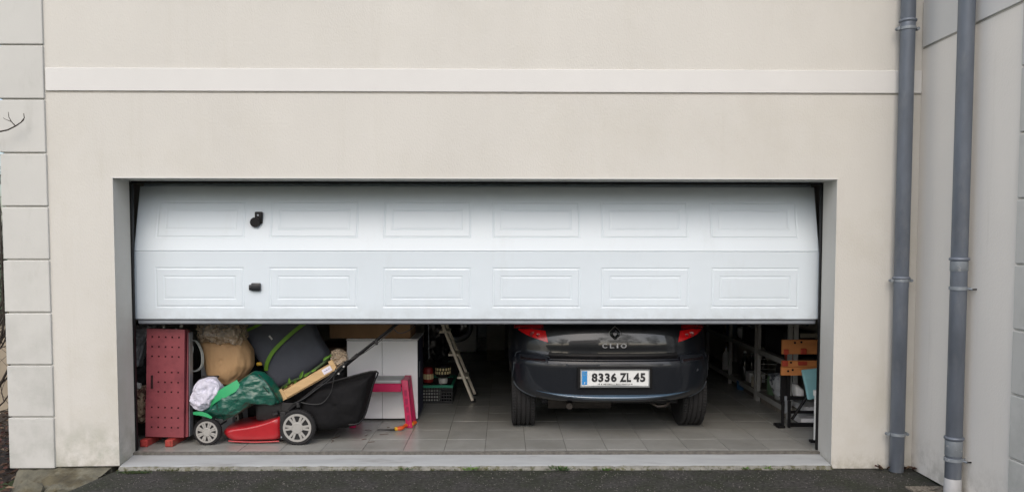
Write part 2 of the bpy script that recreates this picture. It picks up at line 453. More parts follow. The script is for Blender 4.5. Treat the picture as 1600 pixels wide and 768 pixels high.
# ---------------- garage floor, threshold
b = NB()
sp_ = [(-HX, .206, .052), (-HX, .0, .032), (-HX, -.022, .022), (-HX, -.030, -.02)]
NXs = 160; rows = [.206, .17, .12, .07, .02, -.005, -.018, -.026, -.030]
grid = []
for i in range(NXs+1):
    x = -HX+.004+(2*HX-.008)*i/NXs; colv = []
    jag = .007*fbm(Vector((x*6, 0, 0)))
    for j, y in enumerate(rows):
        z = .050-(.206-y)*.10
        if j >= 5: z = [.026, .018, .004, -.03][j-5]+.006*noise.noise(Vector((x*18, j, 0)))
        colv.append(b.verts.new((x, y+(jag if j >= 5 else 0), z+.0015*noise.noise(Vector((x*5, y*20, 0))))))
    grid.append(colv)
for i in range(NXs):
    for j in range(len(rows)-1):
        f = b.faces.new((grid[i][j], grid[i+1][j], grid[i+1][j+1], grid[i][j+1])); f.material_index = 1 if j >= 5 else 0
struct('threshold', b, [M['sill'], M['sill_edge']], 50)
gf = struct('garage_floor', bx(-2.95, 3.02, .20, 5.95, -.1, FZ-.004), M['grout'])
st = obj('threshold_strip', bx(-HX+.004, HX-.004, .199, .2005+.02, .045, FZ+.001, .002), mat('strip_metal', (.10, .095, .085), .6, .4, 30, .4, 30), gf)
t0 = None; x00 = -2.948; cnt = 0
far = NB()
for j in range(19):
    y = .262+.3035*(j-1)
    for i in range(20):
        x = .0495+.3*(i-10)
        xa, xb = max(x, -2.948)+.0015, min(x+.3, 3.018)-.0015
        ya, yb = max(y, .224)+.0015, min(y+.3035, 5.94)-.0015
        if xb-xa < .03 or yb-ya < .01: continue
        dz = random.uniform(-.0006, .0006)
        if j <= 14:
            if xb-xa > .29 and yb-ya > .29:
                if t0 is None: t0 = obj('floor_tile', bx(0, .297, 0, .3005, -.0055, 0, .0012), M['tile'], gf, origin=(0, 0, 0)); t0.location = (xa, ya, FZ+dz)
                else:
                    c = t0.copy(); COL.objects.link(c); c.parent = gf; c.location = (xa, ya, FZ+dz)
            else: obj('floor_tile', bx(xa, xb, ya, yb, FZ+dz-.0055, FZ+dz, .0012), M['tile'], gf)
        else: box(far, xa, xb, ya, yb, FZ-.0055, FZ, .0012)
o = obj('floor_tiles', far, M['tile'], gf); o['kind'] = 'stuff'
struct('garage_side_wall', bx(-3.055, -2.952, .24, 6.0, 0, 2.5), M['wall_in'])
struct('garage_side_wall', bx(3.02, 3.062, .24, 6.0, 0, 2.5), M['wall_in'])
struct('garage_back_wall', bx(-2.95, 3.018, 5.95, 6.1, 0, 2.5), M['wall_in'])
struct('garage_ceiling', bx(-3.055, 3.062, .24, 6.1, 2.502, 2.6), M['wall_in'])

# ---------------- garage door
gd = thing('garage_door', (0, .31, 1.0), 'white sectional garage door with embossed rectangular panels, half raised', 'garage door')
XC = [(-2.362, -1.712), (-1.532, -.882), (-.700, -.052), (.100, .752), (.902, 1.552), (1.712, 2.362)]
def cassette(bm, x0, x1, z0, z1, mx):
    # (inset, depth) rings: a moulded groove, a flat, an inner groove, a raised field
    prof = [(0, 0), (.007, .0026), (.012, .0026), (.019, -.0004), (.062, .0004), (.066, .0024), (.071, .0024), (.082, .0006)]
    rings = []
    for ins, d in prof:
        rings.append([bm.verts.new(mx @ Vector(p)) for p in ((x0+ins, d, z0+ins), (x1-ins, d, z0+ins), (x1-ins, d, z1-ins), (x0+ins, d, z1-ins))])
    for a, c in zip(rings, rings[1:]):
        for k in range(4): bm.faces.new((a[k], a[(k+1) % 4], c[(k+1) % 4], c[k]))
    bm.faces.new(rings[-1])
def section(x0, x1, h, mx, czh, name='door_section'):
    """a section in its own plane: x, depth 0 (front) to .04, z 0..h"""
    bm = NB(); cz0, cz1 = czh
    xs = [x0]+[v for c in XC for v in c]+[x1]
    zs = [.004, cz0, cz1, h-.004]
    V = {}
    def v(x, z):
        k = (round(x, 4), round(z, 4))
        if k not in V: V[k] = bm.verts.new(mx @ Vector((x, 0, z)))
        return V[k]
    for j in range(3):
        for i in range(len(xs)-1):
            if j == 1 and i % 2 == 1: continue
            bm.faces.new((v(xs[i], zs[j]), v(xs[i+1], zs[j]), v(xs[i+1], zs[j+1]), v(xs[i], zs[j+1])))
    # rolled edges and body
    def strip(pts):
        vv = [[bm.verts.new(mx @ Vector(p)) for p in row] for row in pts]
        for a, c in zip(vv, vv[1:]): bm.faces.new((a[0], a[1], c[1], c[0]))
    strip([[(x0, 0, h-.004), (x1, 0, h-.004)], [(x0, .002, h-.0005), (x1, .002, h-.0005)], [(x0, .010, h), (x1, .010, h)], [(x0, .040, h), (x1, .040, h)],
           [(x0, .040, 0), (x1, .040, 0)], [(x0, .010, 0), (x1, .010, 0)], [(x0, .002, .0005), (x1, .002, .0005)], [(x0, 0, .004), (x1, 0, .004)]])
    for x in (x0, x1):
        strip([[(x, 0, .004), (x, 0, h-.004)], [(x, .04, .0), (x, .04, h)]])
    o = obj(name, bm, M['door'], gd)
    for (a, c) in XC:
        cb = NB(); cassette(cb, a+.0, c-.0, cz0, cz1, mx)
        obj('embossed_panel', cb, M['door'], o)
    return o
I = Matrix.Translation((0, .305, 1.028))
s1 = section(-2.512, 2.508, .497, I, (.083, .381))
ang = math.atan2(.115, .478)
T2 = Matrix.Translation((0, .305, 1.5275)) @ Matrix.Rotation(-ang, 4, 'X')
s2 = section(-2.508, 2.505, .492, T2, (.095, .378))
T3 = Matrix.Translation((0, .432, 2.015)) @ Matrix.Rotation(-R(58), 4, 'X')
s3 = section(-2.49, 2.49, .49, T3, (.095, .385))
T4 = Matrix.Translation((0, .86, 2.285)) @ Matrix.Rotation(-R(88), 4, 'X')
s4 = section(-2.49, 2.49, .49, T4, (.095, .385))
b = NB(); box(b, -2.49, 2.49, .303, .342, .996, 1.0265, .003); sl = obj('bottom_rail', b, M['alu'], gd)
b = NB(); box(b, -2.488, 2.488, .306, .340, .989, .9955, .003); obj('rubber_seal', b, M['seal'], gd)
b = NB(); box(b, -2.49, 2.49, .2995, .3045, 1.018, 1.0275); obj('rail_lip', b, M['seal'], sl)
# hinge line shadow gap is the real gap between sections; lock and handle
(lx, lz) = (-1.618, 1.764); (hx, hz) = (-1.630, 1.264)
lk = NB()
box(lk, lx-.022, lx+.032, .334, .372, lz-.040, lz+.050, .008, seg=2)
tube(lk, [(lx-.016, .322, lz-.028), (lx-.016, .372, lz-.028)], .036, 20)
o = obj('lock', lk, M['black'], gd, 40)
b = NB(); tube(b, [(lx+.004, .331, lz+.024), (lx+.004, .336, lz+.024)], .007, 12); obj('keyhole', b, M['alu'], o, 40)
hb = NB()
box(hb, hx-.026, hx+.042, .278, .306, hz-.028, hz+.030, .008, seg=2)
box(hb, hx-.044, hx-.018, .284, .306, hz-.024, hz+.018, .006, seg=2)
obj('handle', hb, mat('handle_black', (.015, .017, .022), .35, .1, 8), gd, 40)
# tracks and frame (fixed to the building)
fr = thing('door_frame', (0, .26, 0), 'dark metal door frame and side tracks lining the garage opening', 'door frame')
for s in (-1, 1):
    obj('side_track', bx(min(s*2.56, s*2.61), max(s*2.56, s*2.61), .30, .37, FZ, 2.2), M['frame_dark'], fr)
    b = NB(); prism(b, [(s*2.506, 1.40), (s*2.514, 1.40), (s*2.514, 2.0), (s*2.500, 2.0)], .26, .30); obj('guide_strip', b, M['seal'], fr)
b = bx(-2.6, 2.6, .43, .47, 2.16, 2.3); obj('top_rail', b, M['frame_dark'], fr)
# thin side gasket on the inner edge of each jamb
for s in (-1, 1): obj('side_gasket', bx(s*2.499-.010 if s > 0 else -2.509, s*2.499+.010 if s > 0 else -2.489, .2385, .262, FZ, 2.02), M['black'], fr)
obj('head_gasket', bx(-2.488, 2.488, .2385, .250, 2.012, 2.024), M['black'], fr)
o = obj('jamb_bolt', rock((2.44, .345, .99), (.02, .012, .012), 4, 2), M['black'], gd)

# ---------------- downpipes
def collar(bm, c, r, h, flare=.008):
    lathe(bm, [(r, 0), (r+flare*.6, .002), (r+flare, h*.3), (r+flare, h*.7), (r+flare*.5, h), (r, h+.001)], c, 'z', 32)
def downpipe(x, y, r, z0, ztop, joints, clips, label, side, bolt):
    t = thing('downpipe', (x, y, z0), label, 'downpipe')
    zz = [z0]+joints+[ztop]
    for k in range(len(zz)-1):
        b = NB(); a, c = zz[k], zz[k+1]
        rr = r*(1-.0*k)
        lathe(b, [(rr*.97, a+.001), (rr, a+.004), (rr, c-.06), (rr+.0015, c-.055), (rr+.0015, c-.001)], (x, y, 0), 'z', 32)
        obj('pipe_section', b, M['zinc'], t, 50)
    for z in joints:
        b = NB(); collar(b, (x, y, z-.006), r+.001, .020, .009); obj('socket_bead', b, M['zinc'], t, 50)
    for z in clips:
        b = NB(); lathe(b, [(r+.001, 0), (r+.006, .001), (r+.006, .020), (r+.001, .021)], (x, y, z), 'z', 32)
        if side == 'x':
            for s in (-1, 1):
                tube(b, [(x+s*(r-.002), y+.008, z+.010), (x+s*(r+.030), y+.010, z+.010)], .009, 10)
                tube(b, [(x+s*(r+.020), y-.012, z+.010), (x+s*(r+.020), y+.020, z+.010)], .011, 12)
            tube(b, [(x, y+r, z+.01), (x, .0, z+.01)], .006, 8)
        else:
            tube(b, [(x+r*.7, y-.6*r, z+.010), (x+r+.004, y-r-.012, z+.006)], .007, 8)
            tube(b, [(x, y, z+.01), (WX, y, z+.01)], .006, 8)
        obj('pipe_clip', b, M['zinc_light'], t, 50)
        if bolt:
            b = NB(); tube(b, [(x+r+.004, y-r-.010, z+.006), (x+r+.030, y-r-.012, z+.007)], .0045, 8); obj('bolt', b, M['black'], t, 50)
    return t
d1 = downpipe(2.925, -.07, .0475, .002, 5.1, [.0+1.345, 3.085], [.255, 1.322, 3.028], 'grey zinc downpipe fixed to the facade, left one of the two beside the corner', 'x', False)
d2 = downpipe(2.990, -.63, .0475, .125, 5.1, [.375, 1.485], [.235, 1.30], 'grey zinc downpipe on the wing wall, the right one nearer the camera', 'y', True)
b = NB(); lathe(b, [(.050, .0), (.050, .122), (.046, .128)], (2.990, -.63, 0), 'z', 32); obj('pipe_foot', b, M['pvc'], d2, 50)
b = NB(); lathe(b, [(.049, .27), (.0505, .272), (.0505, .365)], (2.990, -.63, 0), 'z', 32); obj('sleeve', b, M['zinc_light'], d2, 50)
b = NB(); lathe(b, [(.0485, 1.415), (.0505, 1.417), (.0505, 1.475)], (2.990, -.63, 0), 'z', 32); obj('sleeve', b, M['zinc_light'], d2, 50)
# slab at the foot of pipe 2
b = NB(); box(b, 2.80, 3.06, -.86, -.42, -.05, .012, .006, seg=2)
tag(obj('drain_slab', b, M['slab']), 'pale pebbly concrete slab set in the asphalt at the foot of the right downpipe', 'slab', kind='structure')
# leaves round pipe 1
for k in range(16):
    b = NB(); a = random.uniform(0, 6.28)
    px = 2.80+.24*random.random(); py = -.03-.05*random.random()
    if 2.87 < px < 2.98: px += .1
    leaf(b, (px, py, .006+.012*random.random()), (math.cos(a), math.sin(a)*.6, .3), .055, .03)
    tag(obj('dead_leaf', b, lm[k % 3]), 'small dead brown leaf at the foot of the left downpipe', 'leaf', 'dead leaves at the foot of the left downpipe')

#PART2
# ================================================================== CAR
CX = 1.042
def interp(tab, z):
    # monotone cubic through the table
    n = len(tab)
    if z <= tab[0][0]: return tab[0][1]
    if z >= tab[-1][0]: return tab[-1][1]
    h = [tab[i+1][0]-tab[i][0] for i in range(n-1)]; d = [(tab[i+1][1]-tab[i][1])/h[i] for i in range(n-1)]
    m = [d[0]]+[0 if d[i-1]*d[i] <= 0 else 2*d[i-1]*d[i]/(d[i-1]+d[i]) for i in range(1, n-1)]+[d[-1]]
    for i in range(n-1):
        if z <= tab[i+1][0]:
            t = (z-tab[i][0])/h[i]
            return (2*t**3-3*t*t+1)*tab[i][1]+(t**3-2*t*t+t)*h[i]*m[i]+(-2*t**3+3*t*t)*tab[i+1][1]+(t**3-t*t)*h[i]*m[i+1]
def interp_linear(tab, z):
    if z <= tab[0][0]: return tab[0][1]
    for (a, va), (c, vc) in zip(tab, tab[1:]):
        if z <= c:
            t = (z-a)/(c-a); return va+(vc-va)*t
    return tab[-1][1]
T_R = [(.352, .60), (.362, .555), (.375, .530), (.40, .518), (.46, .514), (.60, .502), (.655, .497), (.680, .505), (.692, .535), (.705, .575), (.72, .585), (.80, .590), (.90, .607), (.97, .632), (1.02, .668), (1.30, .90), (1.42, 1.02), (1.47, 1.22), (1.49, 1.7)]
T_F = [(.30, 4.30), (.36, 4.42), (.55, 4.50), (.70, 4.46), (.84, 4.2), (.92, 3.75), (.98, 3.45), (1.2, 3.05), (1.42, 2.6), (1.47, 2.3), (1.49, 1.9)]
T_W = [(.345, .63), (.365, .700), (.40, .775), (.45, .815), (.52, .832), (.66, .842), (.80, .838), (.92, .822), (.98, .80), (1.1, .75), (1.3, .655), (1.42, .58), (1.47, .50), (1.49, .34)]
T_N = [(.30, 2.8), (.6, 2.7), (.72, 2.6), (1.0, 2.5), (1.4, 2.5)]
def plan(z):
    return interp(T_R, z), interp(T_F, z), interp(T_W, z)*.972, interp(T_N, z)
def rear_y(x, z):
    yr, yf, w, n = plan(z); u = min(.9999, abs(x-CX)/w)
    return yr+.50*(1-(1-u**n)**(1/n))
def side_x(z, s): return CX+s*plan(z)[2]
def body_bm():
    b = NB(); zs = []
    z = .352
    ks = [t[0] for t in T_R]
    for a, c in zip(ks, ks[1:]):
        m = max(1, int((c-a)/.03)+1)
        for k in range(m): zs.append(a+(c-a)*k/m)
    zs.append(1.49)
    NU = 22; rings = []
    for z in zs:
        yr, yf, w, n = plan(z); af = min(.9, (yf-yr)*.3); ar = .5 if (yf-yr) > 1.2 else (yf-yr)*.4
        ring = []
        pts = []
        for k in range(NU+1):
            t = k/NU*math.pi/2; s, c = math.sin(t), math.cos(t)
            pts.append((w*s**(2/n), yr+ar-ar*c**(2/n)))
        for k in range(1, 12): pts.append((w, yr+ar+(yf-af-yr-ar)*k/12))
        for k in range(NU+1):
            t = k/NU*math.pi/2; s, c = math.sin(t), math.cos(t)
            pts.append((w*c**(2/2.4), yf-af+af*s**(2/2.4)))
        full = pts+[(-x, y) for x, y in pts[-2:0:-1]]
        rings.append([b.verts.new((CX+x, y, z)) for x, y in full])
    for r0, r1 in zip(rings, rings[1:]):
        n = len(r0)
        for k in range(n): b.faces.new((r0[k], r0[(k+1) % n], r1[(k+1) % n], r1[k]))
    b.faces.new(rings[0][::-1]); b.faces.new(rings[-1])
    bmesh.ops.remove_doubles(b, verts=b.verts, dist=.0002)
    return b
def patch(poly, off, thick, nx=24, nz=14, fn=rear_y, edge=.006):
    """a panel lying on the rear surface inside a closed outline (x,z); proud by off, with a rounded edge"""
    zmin = min(p[1] for p in poly); zmax = max(p[1] for p in poly)
    b = NB(); rows = []
    for j in range(nz+1):
        z = zmin+(zmax-zmin)*j/nz; z = min(max(z, zmin+1e-5), zmax-1e-5); xs = []
        for k in range(len(poly)):
            (xa, za), (xb, zb) = poly[k], poly[(k+1) % len(poly)]
            if (za-z)*(zb-z) < 0: xs.append(xa+(xb-xa)*(z-za)/(zb-za))
        if len(xs) < 2: continue
        l, r = min(xs), max(xs); row = []
        for i in range(nx+1):
            x = l+(r-l)*i/nx; row.append(b.verts.new((x, fn(x, z)-off, z)))
        rows.append(row)
    fs = []
    for a, c in zip(rows, rows[1:]):
        for i in range(nx): fs.append(b.faces.new((a[i], a[i+1], c[i+1], c[i])))
    rim = [e for e in b.edges if len(e.link_faces) == 1]
    r = bmesh.ops.extrude_edge_only(b, edges=rim)
    for v in [g for g in r['geom'] if isinstance(g, bmesh.types.BMVert)]: v.co.y += thick
    return b
paint = mat('car_paint', (.0035, .005, .008), .3, .05, 3, metal=.25, coat=1.0, spec=.6)
bumper_m = mat('bumper_paint', (.0045, .0065, .011), .40, .08, 5, metal=.1, coat=.5, spec=.5)
trim = mat('car_trim', (.022, .026, .033), .4, .1, 20)
glass = mat('car_glass', (.006, .007, .008), .06, .02, 2, coat=.5)
chrome = mat('chrome', (.62, .64, .66), .16, .05, 5, metal=1.0)
rubber = mat('tyre_rubber', (.010, .010, .011), .82, .2, 30, .3, 120)
car = thing('parked_car', (CX, 2.4, FZ), 'dark navy hatchback parked in the garage with its rear facing out', 'car')
body = obj('body', body_bm(), bumper_m, car, 32)
# wheel arches cut out of the body
cut = NB()
for yc in (1.09, 3.62):
    for s in (-1, 1): tube(cut, [(CX+s*.56, yc, FZ+.29), (CX+s*1.1, yc, FZ+.29)], .325, 40)
cme = bpy.data.meshes.new('cut'); bmesh.ops.recalc_face_normals(cut, faces=cut.faces); cut.to_mesh(cme); cut.free()
co = bpy.data.objects.new('cut', cme); COL.objects.link(co)
md = body.modifiers.new('arch', 'BOOLEAN'); md.operation = 'DIFFERENCE'; md.object = co; md.solver = 'EXACT'
co.location = (0, 0, 0)
bpy.context.view_layer.update()
nm = bpy.data.meshes.new_from_object(body.evaluated_get(bpy.context.evaluated_depsgraph_get()))
body.modifiers.clear(); body.data = nm; set_smooth(nm, 32)
bpy.data.objects.remove(co)
# tailgate, from its lower lip up to the roof
zb = .736
tg = [(CX-.478, zb), (CX-.500, .750), (CX-.520, .78), (CX-.545, .83), (CX-.56, .94), (CX-.60, 1.0), (CX-.56, 1.2), (CX-.48, 1.40), (CX+.48, 1.40), (CX+.56, 1.2), (CX+.60, 1.0), (CX+.56, .94), (CX+.545, .83), (CX+.520, .78), (CX+.500, .750), (CX+.478, zb)]
def tail_y(x, z): return rear_y(x, z)+.004*math.exp(-((z-.748)/.03)**2)-.0*x
tgo = obj('tailgate', patch(tg, .014, .03, 50, 46, tail_y), paint, car, 40)
win = [(CX-.53, 1.02), (CX-.50, 1.22), (CX-.43, 1.37), (CX+.43, 1.37), (CX+.50, 1.22), (CX+.53, 1.02)]
obj('rear_window', patch(win, .018, .01, 30, 14), glass, tgo, 40)
# black strip added for the shade in the recess under the tailgate
gap = [(CX-.515, .694), (CX-.50, .740), (CX+.50, .740), (CX+.515, .694)]
obj('gap_shade', patch(gap, .002, .01, 40, 4), M['black'], car, 40)
# side windows
for s in (-1, 1):
    for (ya, yb) in ((1.35, 1.75), (1.80, 2.75)):
        b = NB(); rows = []
        for j in range(7):
            z = 1.0+.36*j/6; k = j/6
            y0, y1 = ya+.12*k*(ya < 1.5), yb-.25*k*(yb > 2.5)
            rows.append([b.verts.new((side_x(z, s)+s*.004, y0+(y1-y0)*i/8, z)) for i in range(9)])
        for a, c in zip(rows, rows[1:]):
            for i in range(8): b.faces.new((a[i], a[i+1], c[i+1], c[i]))
        r = bmesh.ops.extrude_face_region(b, geom=b.faces[:])
        for v in [g for g in r['geom'] if isinstance(g, bmesh.types.BMVert)]: v.co.x -= s*.012
        obj('side_window', b, glass, car, 40)
# windscreen
b = NB(); rows = []
for j in range(9):
    z = 1.0+.38*j/8; yr, yf, w, n = plan(z)
    rows.append([b.verts.new((CX+x*w*.80, yf+.012-min(.9, (yf-yr)*.3)*(1-(1-abs(x*.8)**2.4)**(1/2.4)), z)) for x in [-1+.1*i for i in range(21)]])
for a, c in zip(rows, rows[1:]):
    for i in range(20): b.faces.new((a[i], a[i+1], c[i+1], c[i]))
r = bmesh.ops.extrude_face_region(b, geom=b.faces[:])
for v in [g for g in r['geom'] if isinstance(g, bmesh.types.BMVert)]: v.co.y -= .02
obj('windscreen', b, glass, car, 40)
# tail lights
red = mat('lamp_red', (.85, .010, .015), .2, .15, 25, coat=.6, spec=.6)
red_d = mat('lamp_red_dark', (.30, .006, .009), .12, .2, 25, coat=1)
for s in (-1, 1):
    def mx(p): return [(CX+s*x*.965, z) for x, z in p]
    up_ = mx([(.800, .898), (.795, .955), (.76, 1.03), (.68, 1.10), (.61, 1.08), (.572, .98), (.558, .905)])
    lowp = mx([(.770, .893), (.70, .862), (.60, .832), (.528, .815), (.538, .86), (.550, .905), (.66, .91), (.76, .905)])
    L = obj('tail_light', patch(lowp, .016, .03, 22, 12), red, car, 40)
    obj('upper_lens', patch(up_, .014, .03, 22, 12), red_d, L, 40)
    for (dx, z, r_) in ((.63, .868, .020), (.585, .866, .013)):
        b = NB(); yy = rear_y(CX+s*dx, z)-.017
        lathe(b, [(r_, 0), (r_*1.05, -.003), (r_*.7, -.004), (r_*.65, -.002)], (CX+s*dx, yy, z), 'y', 16); obj('reflector_ring', b, red_d, L, 40)
# corner protective strips with reflectors set in the bumper
for s in (-1, 1):
    p = [(CX+s*x, z) for x, z in [(.735, .668), (.52, .666), (.515, .690), (.53, .7155), (.735, .712)]]
    sl_ = obj('bumper_strip', patch(p, .010, .02, 20, 5), trim, car, 40)
    p = [(CX+s*x, z) for x, z in [(.725, .676), (.535, .674), (.53, .695), (.725, .696)]]
    obj('reflector', patch(p, .013, .01, 18, 4), mat('reflector_dark', (.016, .012, .014), .15, .1, 20, coat=.6), sl_, 40)
# bumper ledge crease
def ledge(z, x0, x1, r, name, m, off, n=44):
    b = NB(); tube(b, [(CX+x0+(x1-x0)*i/n, rear_y(CX+x0+(x1-x0)*i/n, z)-off, z) for i in range(n+1)], r, 8); return obj(name, b, m, car, 60)
ledge(.690, -.50, .50, .006, 'bumper_ledge', bumper_m, -.002)
b = NB(); n = 60; rows = []
for i in range(n+1):
    x = -.60+1.20*i/n; u = abs(x)/.60; tp = max(.02, 1-u**2.2); z = .410+.030*u**3; y0 = rear_y(CX+x, z)
    rows.append([b.verts.new((CX+x, y0+dy, z+dz)) for dy, dz in ((.006, .016*tp), (-.010*tp, .012*tp), (-.024*tp, .002), (-.027*tp, -.005*tp), (-.022*tp, -.012*tp), (.006, -.028*tp))])
for p, q in zip(rows, rows[1:]):
    for k in range(5): b.faces.new((p[k], p[k+1], q[k+1], q[k]))
    b.faces.new((p[5], p[0], q[0], q[5]))
b.faces.new(rows[0]); b.faces.new(rows[-1][::-1])
obj('bumper_lip', b, mat('lip_highlight', (.05, .095, .15), .28, .05, 5, metal=.3, coat=1), car, 50)  # sky highlight put into the lip colour; the paint matches the body
for x in (-.37, -.13, .36, .66): 
    b = NB(); z = .655 if abs(x) < .5 else .60; yy = rear_y(CX+x, z); tube(b, [(CX+x, yy-.002, z), (CX+x, yy+.01, z)], .010, 16); obj('parking_sensor', b, trim, car, 40)
seam_m = mat('seam_edge', (.05, .06, .072), .4, .1, 20)
for s in (-1, 1):
    b = NB(); pts = []
    for x, z in ((.500, .700), (.60, .727), (.735, .722), (.765, .69), (.775, .62), (.783, .55), (.790, .51)): pts.append((CX+s*x, rear_y(CX+s*x, z)-.0035, z))
    tube(b, smoothp(pts), .0032, 6); obj('panel_seam', b, seam_m if s < 0 else trim, car, 60)
    b = NB(); pts = []
    for x, z in ((.775, .478), (.745, .44), (.70, .412), (.64, .392), (.60, .382)): pts.append((CX+s*x, rear_y(CX+s*x, z)-.004, z))
    tube(b, smoothp(pts), [.006*(1-.04*i) for i in range(17)], 6); obj('bumper_edge', b, seam_m, car, 60)
# number plate in its recess
px0, px1, pz0, pz1 = .770, 1.300, .490, .627
yp = .488
obj('plate_recess', bx(px0-.022, px1+.022, .486, .53, pz0-.014, pz1+.016, .006), M['black'], car)
plate = obj('number_plate', bx(px0+.006, px1-.006, yp-.009, yp-.002, pz0+.008, pz1-.004, .002), mat('plate_white', (.64, .66, .66), .4, .03, 6), car)
fr_b = NB()
for (a, c, e, f) in ((px0, px1, pz0, pz0+.012), (px0, px1, pz1-.007, pz1), (px0, px0+.008, pz0+.0125, pz1-.0075), (px1-.008, px1, pz0+.0125, pz1-.0075)): box(fr_b, a, c, yp-.014, yp-.0025, e, f, .0015)
obj('plate_frame', fr_b, mat('plate_frame', (.30, .32, .33), .3, .05, 9, metal=.5), car)
# curved lower lip of the holder
b = NB(); prism(b, [(px0+.05, pz0+.0125), (1.035, pz0+.0195), (px1-.05, pz0+.0125)][::-1], yp-.013, yp-.009); obj('plate_lip', b, bpy.data.materials['plate_frame'], plate)
obj('country_band', bx(px0+.013, px0+.053, yp-.0115, yp-.0095, pz0+.020, pz1-.012, .0005), mat('eu_blue', (.03, .22, .52), .4, .05, 5), plate)
ink = mat('plate_ink', (.012, .013, .016), .5, .02, 5)
(q1x, qz0), (_, qz1) = (0.857, 0.532), (0.857, 0.601)
for s_, x_, x2_ in (('8336', (0.857, 0.562)[0], (1.048, 0.562)[0]), ('ZL', (1.071, 0.562)[0], (1.158, 0.562)[0]), ('45', (1.177, 0.562)[0], (1.267, 0.562)[0])):
    b = fit_text(s_, x_, x2_, qz0, qz1, yp-.0105, .0012, .0042, 1.14)
    obj('plate_lettering', b, ink, plate)
obj('plate_lettering', text_bm('F', .020, .0008, (px0+.029, yp-.0122, pz0+.026), xs=1, off=.0005), M['band'], plate)
b = NB()
for k in range(12):
    a = k*math.pi/6; lathe(b, [(.0013, 0), (.0013, -.001)], (px0+.033+.0115*math.sin(a), yp-.0118, pz1-.034+.0115*math.cos(a)), 'y', 6)
obj('plate_stars', b, mat('star_yellow', (.6, .5, .06), .5, .05, 5), plate)
b = NB(); x = .905; random.seed(3)
while x < 1.165:
    w_ = random.choice((.003, .006, .008)); box(b, x, x+w_, yp-.0112, yp-.0098, pz0+.0225, pz0+.0225+random.choice((.006, .0075))); x += w_+random.choice((.003, .004, .008))
obj('plate_caption', b, ink, plate)
b = NB()
for x in (.872, 1.150): lathe(b, [(.003, 0), (.003, -.0025), (.0015, -.003)], (x, yp-.0095, pz0+.070), 'y', 10)
obj('plate_rivet', b, chrome, plate)
# diamond emblem and name letters
ex, ez = 1.048, .889; ey = tail_y(ex, ez)-.017
b = NB()
hw, hh = .040, .052
def diamond(k, y): return [(ex, y, ez+hh*k), (ex+hw*k*.98, y, ez+.012*k), (ex+hw*k*.98, y, ez-.012*k), (ex, y, ez-hh*k), (ex-hw*k*.98, y, ez-.012*k), (ex-hw*k*.98, y, ez+.012*k)]
rg = [[b.verts.new(p) for p in diamond(k, y)] for k, y in ((1.06, ey+.004), (1.06, ey-.003), (.98, ey-.006), (.62, ey-.012), (.42, ey-.006), (.38, ey+.004))]
for a, c in zip(rg, rg[1:]):
    for k in range(6): b.faces.new((a[k], a[(k+1) % 6], c[(k+1) % 6], c[k]))
emb = obj('emblem', b, mat('dark_chrome', (.16, .17, .18), .15, .05, 5, metal=1.0), tgo)
b = NB(); rg = [[b.verts.new(p) for p in diamond(k, y)] for k, y in ((1.0, ey-.002), (1.14, ey+.001), (1.14, ey+.006))]
for a, c in zip(rg, rg[1:]):
    for k in range(6): b.faces.new((a[k], a[(k+1) % 6], c[(k+1) % 6], c[k]))
obj('emblem_base', b, mat('emblem_edge', (.5, .5, .5), .35, metal=.4), emb)
b = NB()
for ch, xa, xb in (('C', (0.949, 0.795)[0], (0.986, 0.795)[0]), ('L', (1.007, 0.795)[0], (1.040, 0.795)[0]), ('I', (1.060, 0.795)[0], (1.072, 0.795)[0]), ('O', (1.092, 0.795)[0], (1.137, 0.795)[0])):
    t_ = fit_text(ch, xa, xb, (1.042, 0.779)[1], (1.042, 0.813)[1], tail_y(1.04, .79)-.018, .003, .0012, 1)
    tm = bpy.data.meshes.new('t'); t_.to_mesh(tm); b.from_mesh(tm); bpy.data.meshes.remove(tm); t_.free()
obj('name_letters', b, mat('satin_silver', (.42, .43, .45), .38, .03, 5, metal=.3), tgo)
